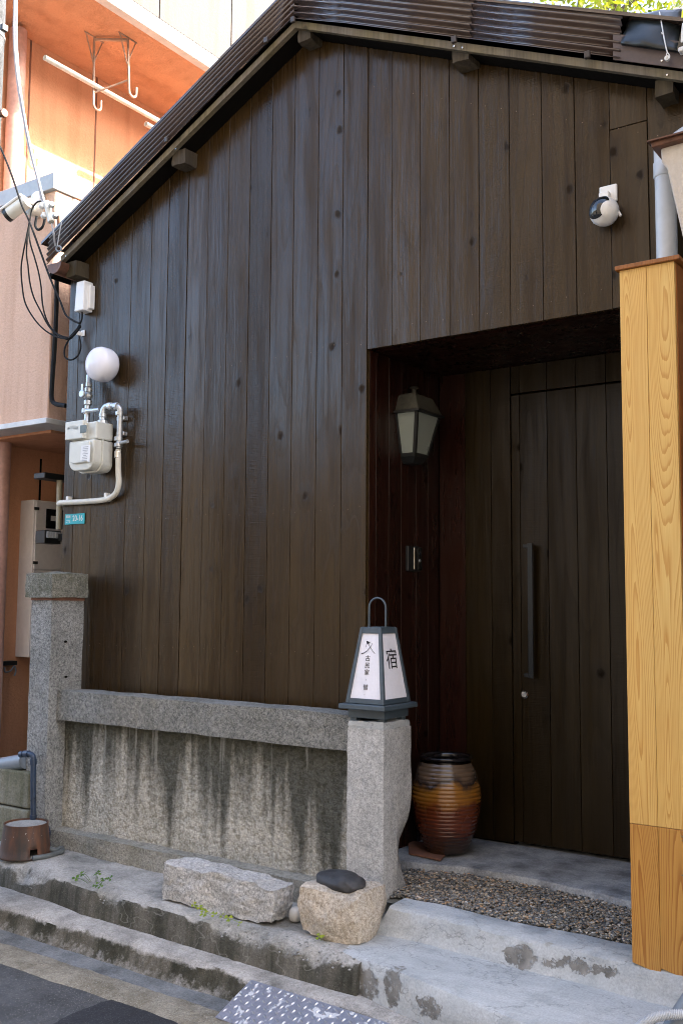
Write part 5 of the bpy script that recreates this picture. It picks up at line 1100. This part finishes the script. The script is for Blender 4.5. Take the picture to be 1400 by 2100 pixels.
# plant whose leaf tips poke in at the right edge
pl = thing('potted_plant', (-0.74, -0.80, -0.14), 'bluish green leaf tips poking in before the cedar fence at right', 'plant')
def leafblade(a, b, w, par):
    a, b = Vector(a), Vector(b); d = b-a; s = d.cross(Vector((0, 0.3, 1))).normalized()*w; md = a+d*0.5+Vector((0, 0, -0.006))
    MB().add([a, a+d*0.35+s, a+d*0.7+s*0.8, b, a+d*0.7-s*0.8, a+d*0.35-s, md], [(0, 6, 1), (1, 6, 2), (2, 6, 3), (3, 6, 4), (4, 6, 5), (5, 6, 0)]).build('leaf', M['leaf_blue'], par)
stm = MB().tube(bez([(-0.74, -0.80, -0.14), (-0.745, -0.80, 0.2), (-0.735, -0.79, 0.46)], 5), 0.004, 6)
for q0_, q1_ in (((1425, 1730), (1392, 1712)), ((1428, 1738), (1394, 1722)), ((1430, 1796), (1392, 1794)), ((1432, 1700), (1410, 1680))):
    a = AY(*q0_, -0.8); leafblade(a, AY(*q1_, -0.8), 0.009, pl); MB().tube([(-0.742, -0.80, a.z-0.04), a], 0.0022, 5).build('leaf_stalk', M['leaf'], pl)
stm.build('stem', M['leaf'], pl)
MB().lathe([(0.05, 0), (0.06, 0.05), (0.07, 0.11), (0.065, 0.112), (0.06, 0.1)], (-0.74, -0.80, -0.142), 20).build('pot', M['terracotta'], pl, smooth=True)

# downspout, rendered canopy bracket of the next house
dsx = AY(1365, 450, -0.09); dz_ = AY(1355, 345, -0.09).z
ds = thing('downspout', (dsx.x, -0.09, 2.2), 'pale grey plastic downspout standing behind the cedar fence post', 'downspout')
MB().tube(bez([(dsx.x, -0.09, 0.0), (dsx.x, -0.09, 1.2), (dsx.x, -0.09, dz_-0.03), (dsx.x, -0.09, dz_), (dsx.x+0.02, -0.09, dz_+0.06), (dsx.x+0.09, -0.08, dz_+0.11), (dsx.x+0.2, -0.06, dz_+0.13)], 6), 0.0405, 20).build('pipe', M['light_pvc'], ds, smooth=True)
MB().lathe([(0.0425, -0.004), (0.0445, 0.0), (0.0445, 0.055), (0.042, 0.058)], (dsx.x, -0.09, AY(1360, 363, -0.09).z), 24).build('collar', M['light_pvc'], ds, smooth=True)
YN = -0.30
cbk = thing('canopy_bracket', AY(1400, 400, YN), 'stained cream rendered canopy corner with rusty metal edge at right', 'canopy')
MB().prism([AY(*q, YN) for q in ((1353, 303), (1430, 281), (1430, 520), (1412, 545), (1366, 345), (1355, 331))], (0, 0.25, 0)).build('rendered_bracket', M['cream'], cbk, bevel=0.006)
MB().prism([AY(*q, YN-0.03) for q in ((1334, 303), (1430, 276), (1430, 262), (1332, 290))], (0, 0.32, 0)).build('metal_edge', M['copper'], cbk, bevel=0.003)
MB().prism([AY(*q, YN-0.045) for q in ((1325, 291), (1430, 264), (1430, 260), (1326, 288))], (0, 0.35, 0)).build('metal_cover', M['copper'], cbk)
# unseen bulk of the next house, added to block the sun
nb = MB().box(-0.72, 4.5, -0.62, 7.0, -0.4, 6.2).build('neighbour_sun_block', M['cream'], None); tag(nb, kind='structure')
# unseen houses across the lane, massed and toned to shape the light
ob = MB().box(-6.0, 16, -12.0, -5.7, -0.4, 9.5).box(-30, -10.0, -13.0, -6.4, -0.4, 3.8).build('opposite_light_block', M['opposite'], None); tag(ob, kind='structure')

# chequer plate ramp from road to kerb
pa_ = AZ(515, 2009, -0.262); pb_ = AZ(441, 2086, -0.348); xr = -1.2
cp = thing('chequer_plate', (pb_.x, pb_.y, -0.36), 'grey metal chequer plate ramp leaning on the kerb', 'ramp')
k_ = (AZ(800, 2099, -0.262)-pa_); dirx = Vector((k_.x, k_.y, 0)).normalized(); dn = (pb_-pa_); L_ = 1.0
A_, B_ = pa_, pb_; Cc, Dd = pb_+dirx*L_, pa_+dirx*L_; nrm = (B_-A_).cross(Dd-A_).normalized(); nrm = nrm if nrm.z > 0 else -nrm
MB().prism([A_, B_, Cc, Dd], nrm*-0.004).build('plate', M['plate'], cp)
lg = MB(); ex_, ey_ = dirx, dn.normalized(); W_ = dn.length; rl = random.Random(1); st = 0.029
for i in range(int(L_/st)+1):
    for j in range(int(W_/st)+1):
        u, v = i*st+0.012, j*st+0.014
        if u > L_-0.01 or v > W_-0.01: continue
        c_ = A_+ex_*u+ey_*v; d = (ex_*0.9+ey_*0.35).normalized() if (i+j) % 2 == 0 else (ex_*-0.25+ey_*0.95).normalized(); s_ = nrm.cross(d)
        l, w = 0.0125, 0.0032; lg.add([c_-d*l, c_-d*l*0.4+s_*w, c_+d*l*0.4+s_*w, c_+d*l, c_+d*l*0.4-s_*w, c_-d*l*0.4-s_*w, c_-d*l*0.4+nrm*0.0034, c_+d*l*0.4+nrm*0.0034], [(0, 5, 6), (0, 6, 1), (1, 6, 7, 2), (2, 7, 3), (3, 7, 4), (4, 7, 6, 5)])
o = lg.build('raised_lugs', M['lug'], cp); o['kind'] = 'stuff'

# black sheeting and wire on the verge at the right
tp_ = thing('black_sheet', AY(1330, 90, -0.27), 'black waterproof sheet wrapped over the verge at the upper right', 'sheet')
q = [AY(1272, 90, -0.168), AY(1388, 106, -0.168), AY(1397, 20, -0.03), AY(1293, 32, -0.03)]
sh = MB(); nn = 12
for i in range(nn+1):
    for j in range(nn+1):
        s, t = i/nn, j/nn; p = (q[0]*(1-s)+q[1]*s)*(1-t)+(q[3]*(1-s)+q[2]*s)*t
        p = p+Vector((0, -0.028*math.sin(math.pi*t)**0.7*math.sin(math.pi*min(1, s*1.1))**0.5+0.01*nz(s*3, t*3, 0, 1.0), 0.004*nz(s*4, t*2, 5, 1.0))); sh.v.append(p)
for i in range(nn):
    for j in range(nn): a = i*(nn+1)+j; sh.f.append((a, a+nn+1, a+nn+2, a+1))
o = sh.build('sheet', M['tarp'], tp_, smooth=True); o.modifiers.clear(); o.modifiers.new('thick', 'SOLIDIFY').thickness = 0.006
MB().prism([AY(*k, -0.160) for k in ((1272, 91), (1388, 107), (1400, 107), (1400, 100), (1290, 84))], (0, 0.10, 0)).build('underlay', M['black'], tp_)
cl2 = thing('gutter_end', AY(1396, 80, -0.165), 'black and white spattered gutter end at the upper right corner', 'gutter')
MB().prism([AY(*k, -0.175) for k in ((1386, 104), (1410, 104), (1410, 40), (1400, 42))], (0, 0.25, 0)).build('end_piece', M['glass_dark'], cl2)
MB().prism([AY(*k, -0.185) for k in ((1389, 106), (1389, 97), (1415, 88), (1415, 98))], (0, 0.25, 0)).build('rail', M['white'], cl2, bevel=0.003)
MB().prism([AY(*k, -0.168) for k in ((1396, 90), (1404, 88), (1404, 48), (1399, 50), (1397, 70))], (0, -0.012, 0)).build('splash', M['white'], cl2, bevel=0.002)
wr = thing('tie_wire', AY(1367, 121, -0.175), 'white twisted tie wire fixed to the brown flashing by an eye screw', 'wire')
MB().tube(bez([AY(1351, 25, -0.06), AY(1354, 40, -0.11), AY(1357, 58, -0.15), AY(1360, 75, -0.175), AY(1364, 95, -0.185), AY(1367, 107, -0.185)], 5), 0.0026, 6).tube(bez([AY(1367, 107, -0.185), AY(1372, 114, -0.185), AY(1371, 120, -0.185)], 4), 0.002, 6).tube(bez([AY(1367, 107, -0.185), AY(1365, 114, -0.185), AY(1365, 121, -0.185)], 4), 0.002, 6).tube([AY(1357, 70, -0.165), AY(1355, 66, -0.168)], 0.002, 6).build('wire', M['white'], wr, smooth=True)
c_ = AY(1368, 121, -0.172); MB().lathe([(0.010, 0), (0.010, 0.012), (0.004, 0.012), (0.004, 0.006)], c_, 14, (0, -1, 0)).build('eye_screw', M['white'], wr, smooth=True)

# pale wall far behind at the top right, tree behind the roof
fb = MB(); f0 = AY(1372, 0, 9.0); fb.box(f0.x, f0.x+3.0, 9.0, 12.0, -0.4, f0.z+3); fbo = fb.build('far_building', M['cream'], None, loc=(f0.x+1.5, 10, -0.4)); tag(fbo, 'pale wall of a far building at the very top right corner', 'building')
tr = thing('tree', AY(1180, 40, 6.5).xy.to_3d()+Vector((0, 0, -0.4)), 'sunlit yellow green tree behind the right slope of the roof', 'tree')
tb_ = ROOT[tr.name]; cz = AY(1180, 10, 6.5).z
trunk = MB().tube(bez([tb_, tb_+Vector((0.1, 0, 2.5)), tb_+Vector((0.0, 0.1, 4.8)), tb_+Vector((0.1, 0, cz-0.2))], 6), [0.16]*7+[0.12]*6+[0.06]*6, 12)
rt_ = random.Random(21)
limbs = []
for i in range(16):
    a = rt_.uniform(0, 6.28); h = rt_.uniform(cz-2.4, cz); e = Vector((tb_.x+math.cos(a)*rt_.uniform(1.0, 2.0), tb_.y+math.sin(a)*rt_.uniform(0.5, 1.2), h+rt_.uniform(0.3, 0.9))); s = Vector((tb_.x, tb_.y, h-0.4)); trunk.tube([s, s.lerp(e, 0.5)+Vector((0, 0, 0.12)), e], [0.05, 0.03, 0.012], 6); limbs.append((s, e))
trunk.build('trunk', M['bark'], tr, smooth=True)
cr = MB()
def leafq(c, s):
    n_ = Vector((rt_.gauss(0, 1), rt_.gauss(0, 1), rt_.gauss(0, 1)+0.5)).normalized(); u = n_.orthogonal().normalized(); a = rt_.uniform(0, 6.28); w = n_.cross(u); d = u*math.cos(a)+w*math.sin(a); e = n_.cross(d)
    cr.add([c-d*s, c+e*s*0.42, c+d*s, c-e*s*0.42], [(0, 1, 2, 3)])
for s, e in limbs:
    for k in range(420):
        t = rt_.random()**0.6; c_ = s.lerp(e, t)+Vector((rt_.gauss(0, .30), rt_.gauss(0, .28), rt_.gauss(0, .24))); leafq(c_, rt_.uniform(0.035, 0.065))
cr.build('crown', M['tree_leaf'], tr)
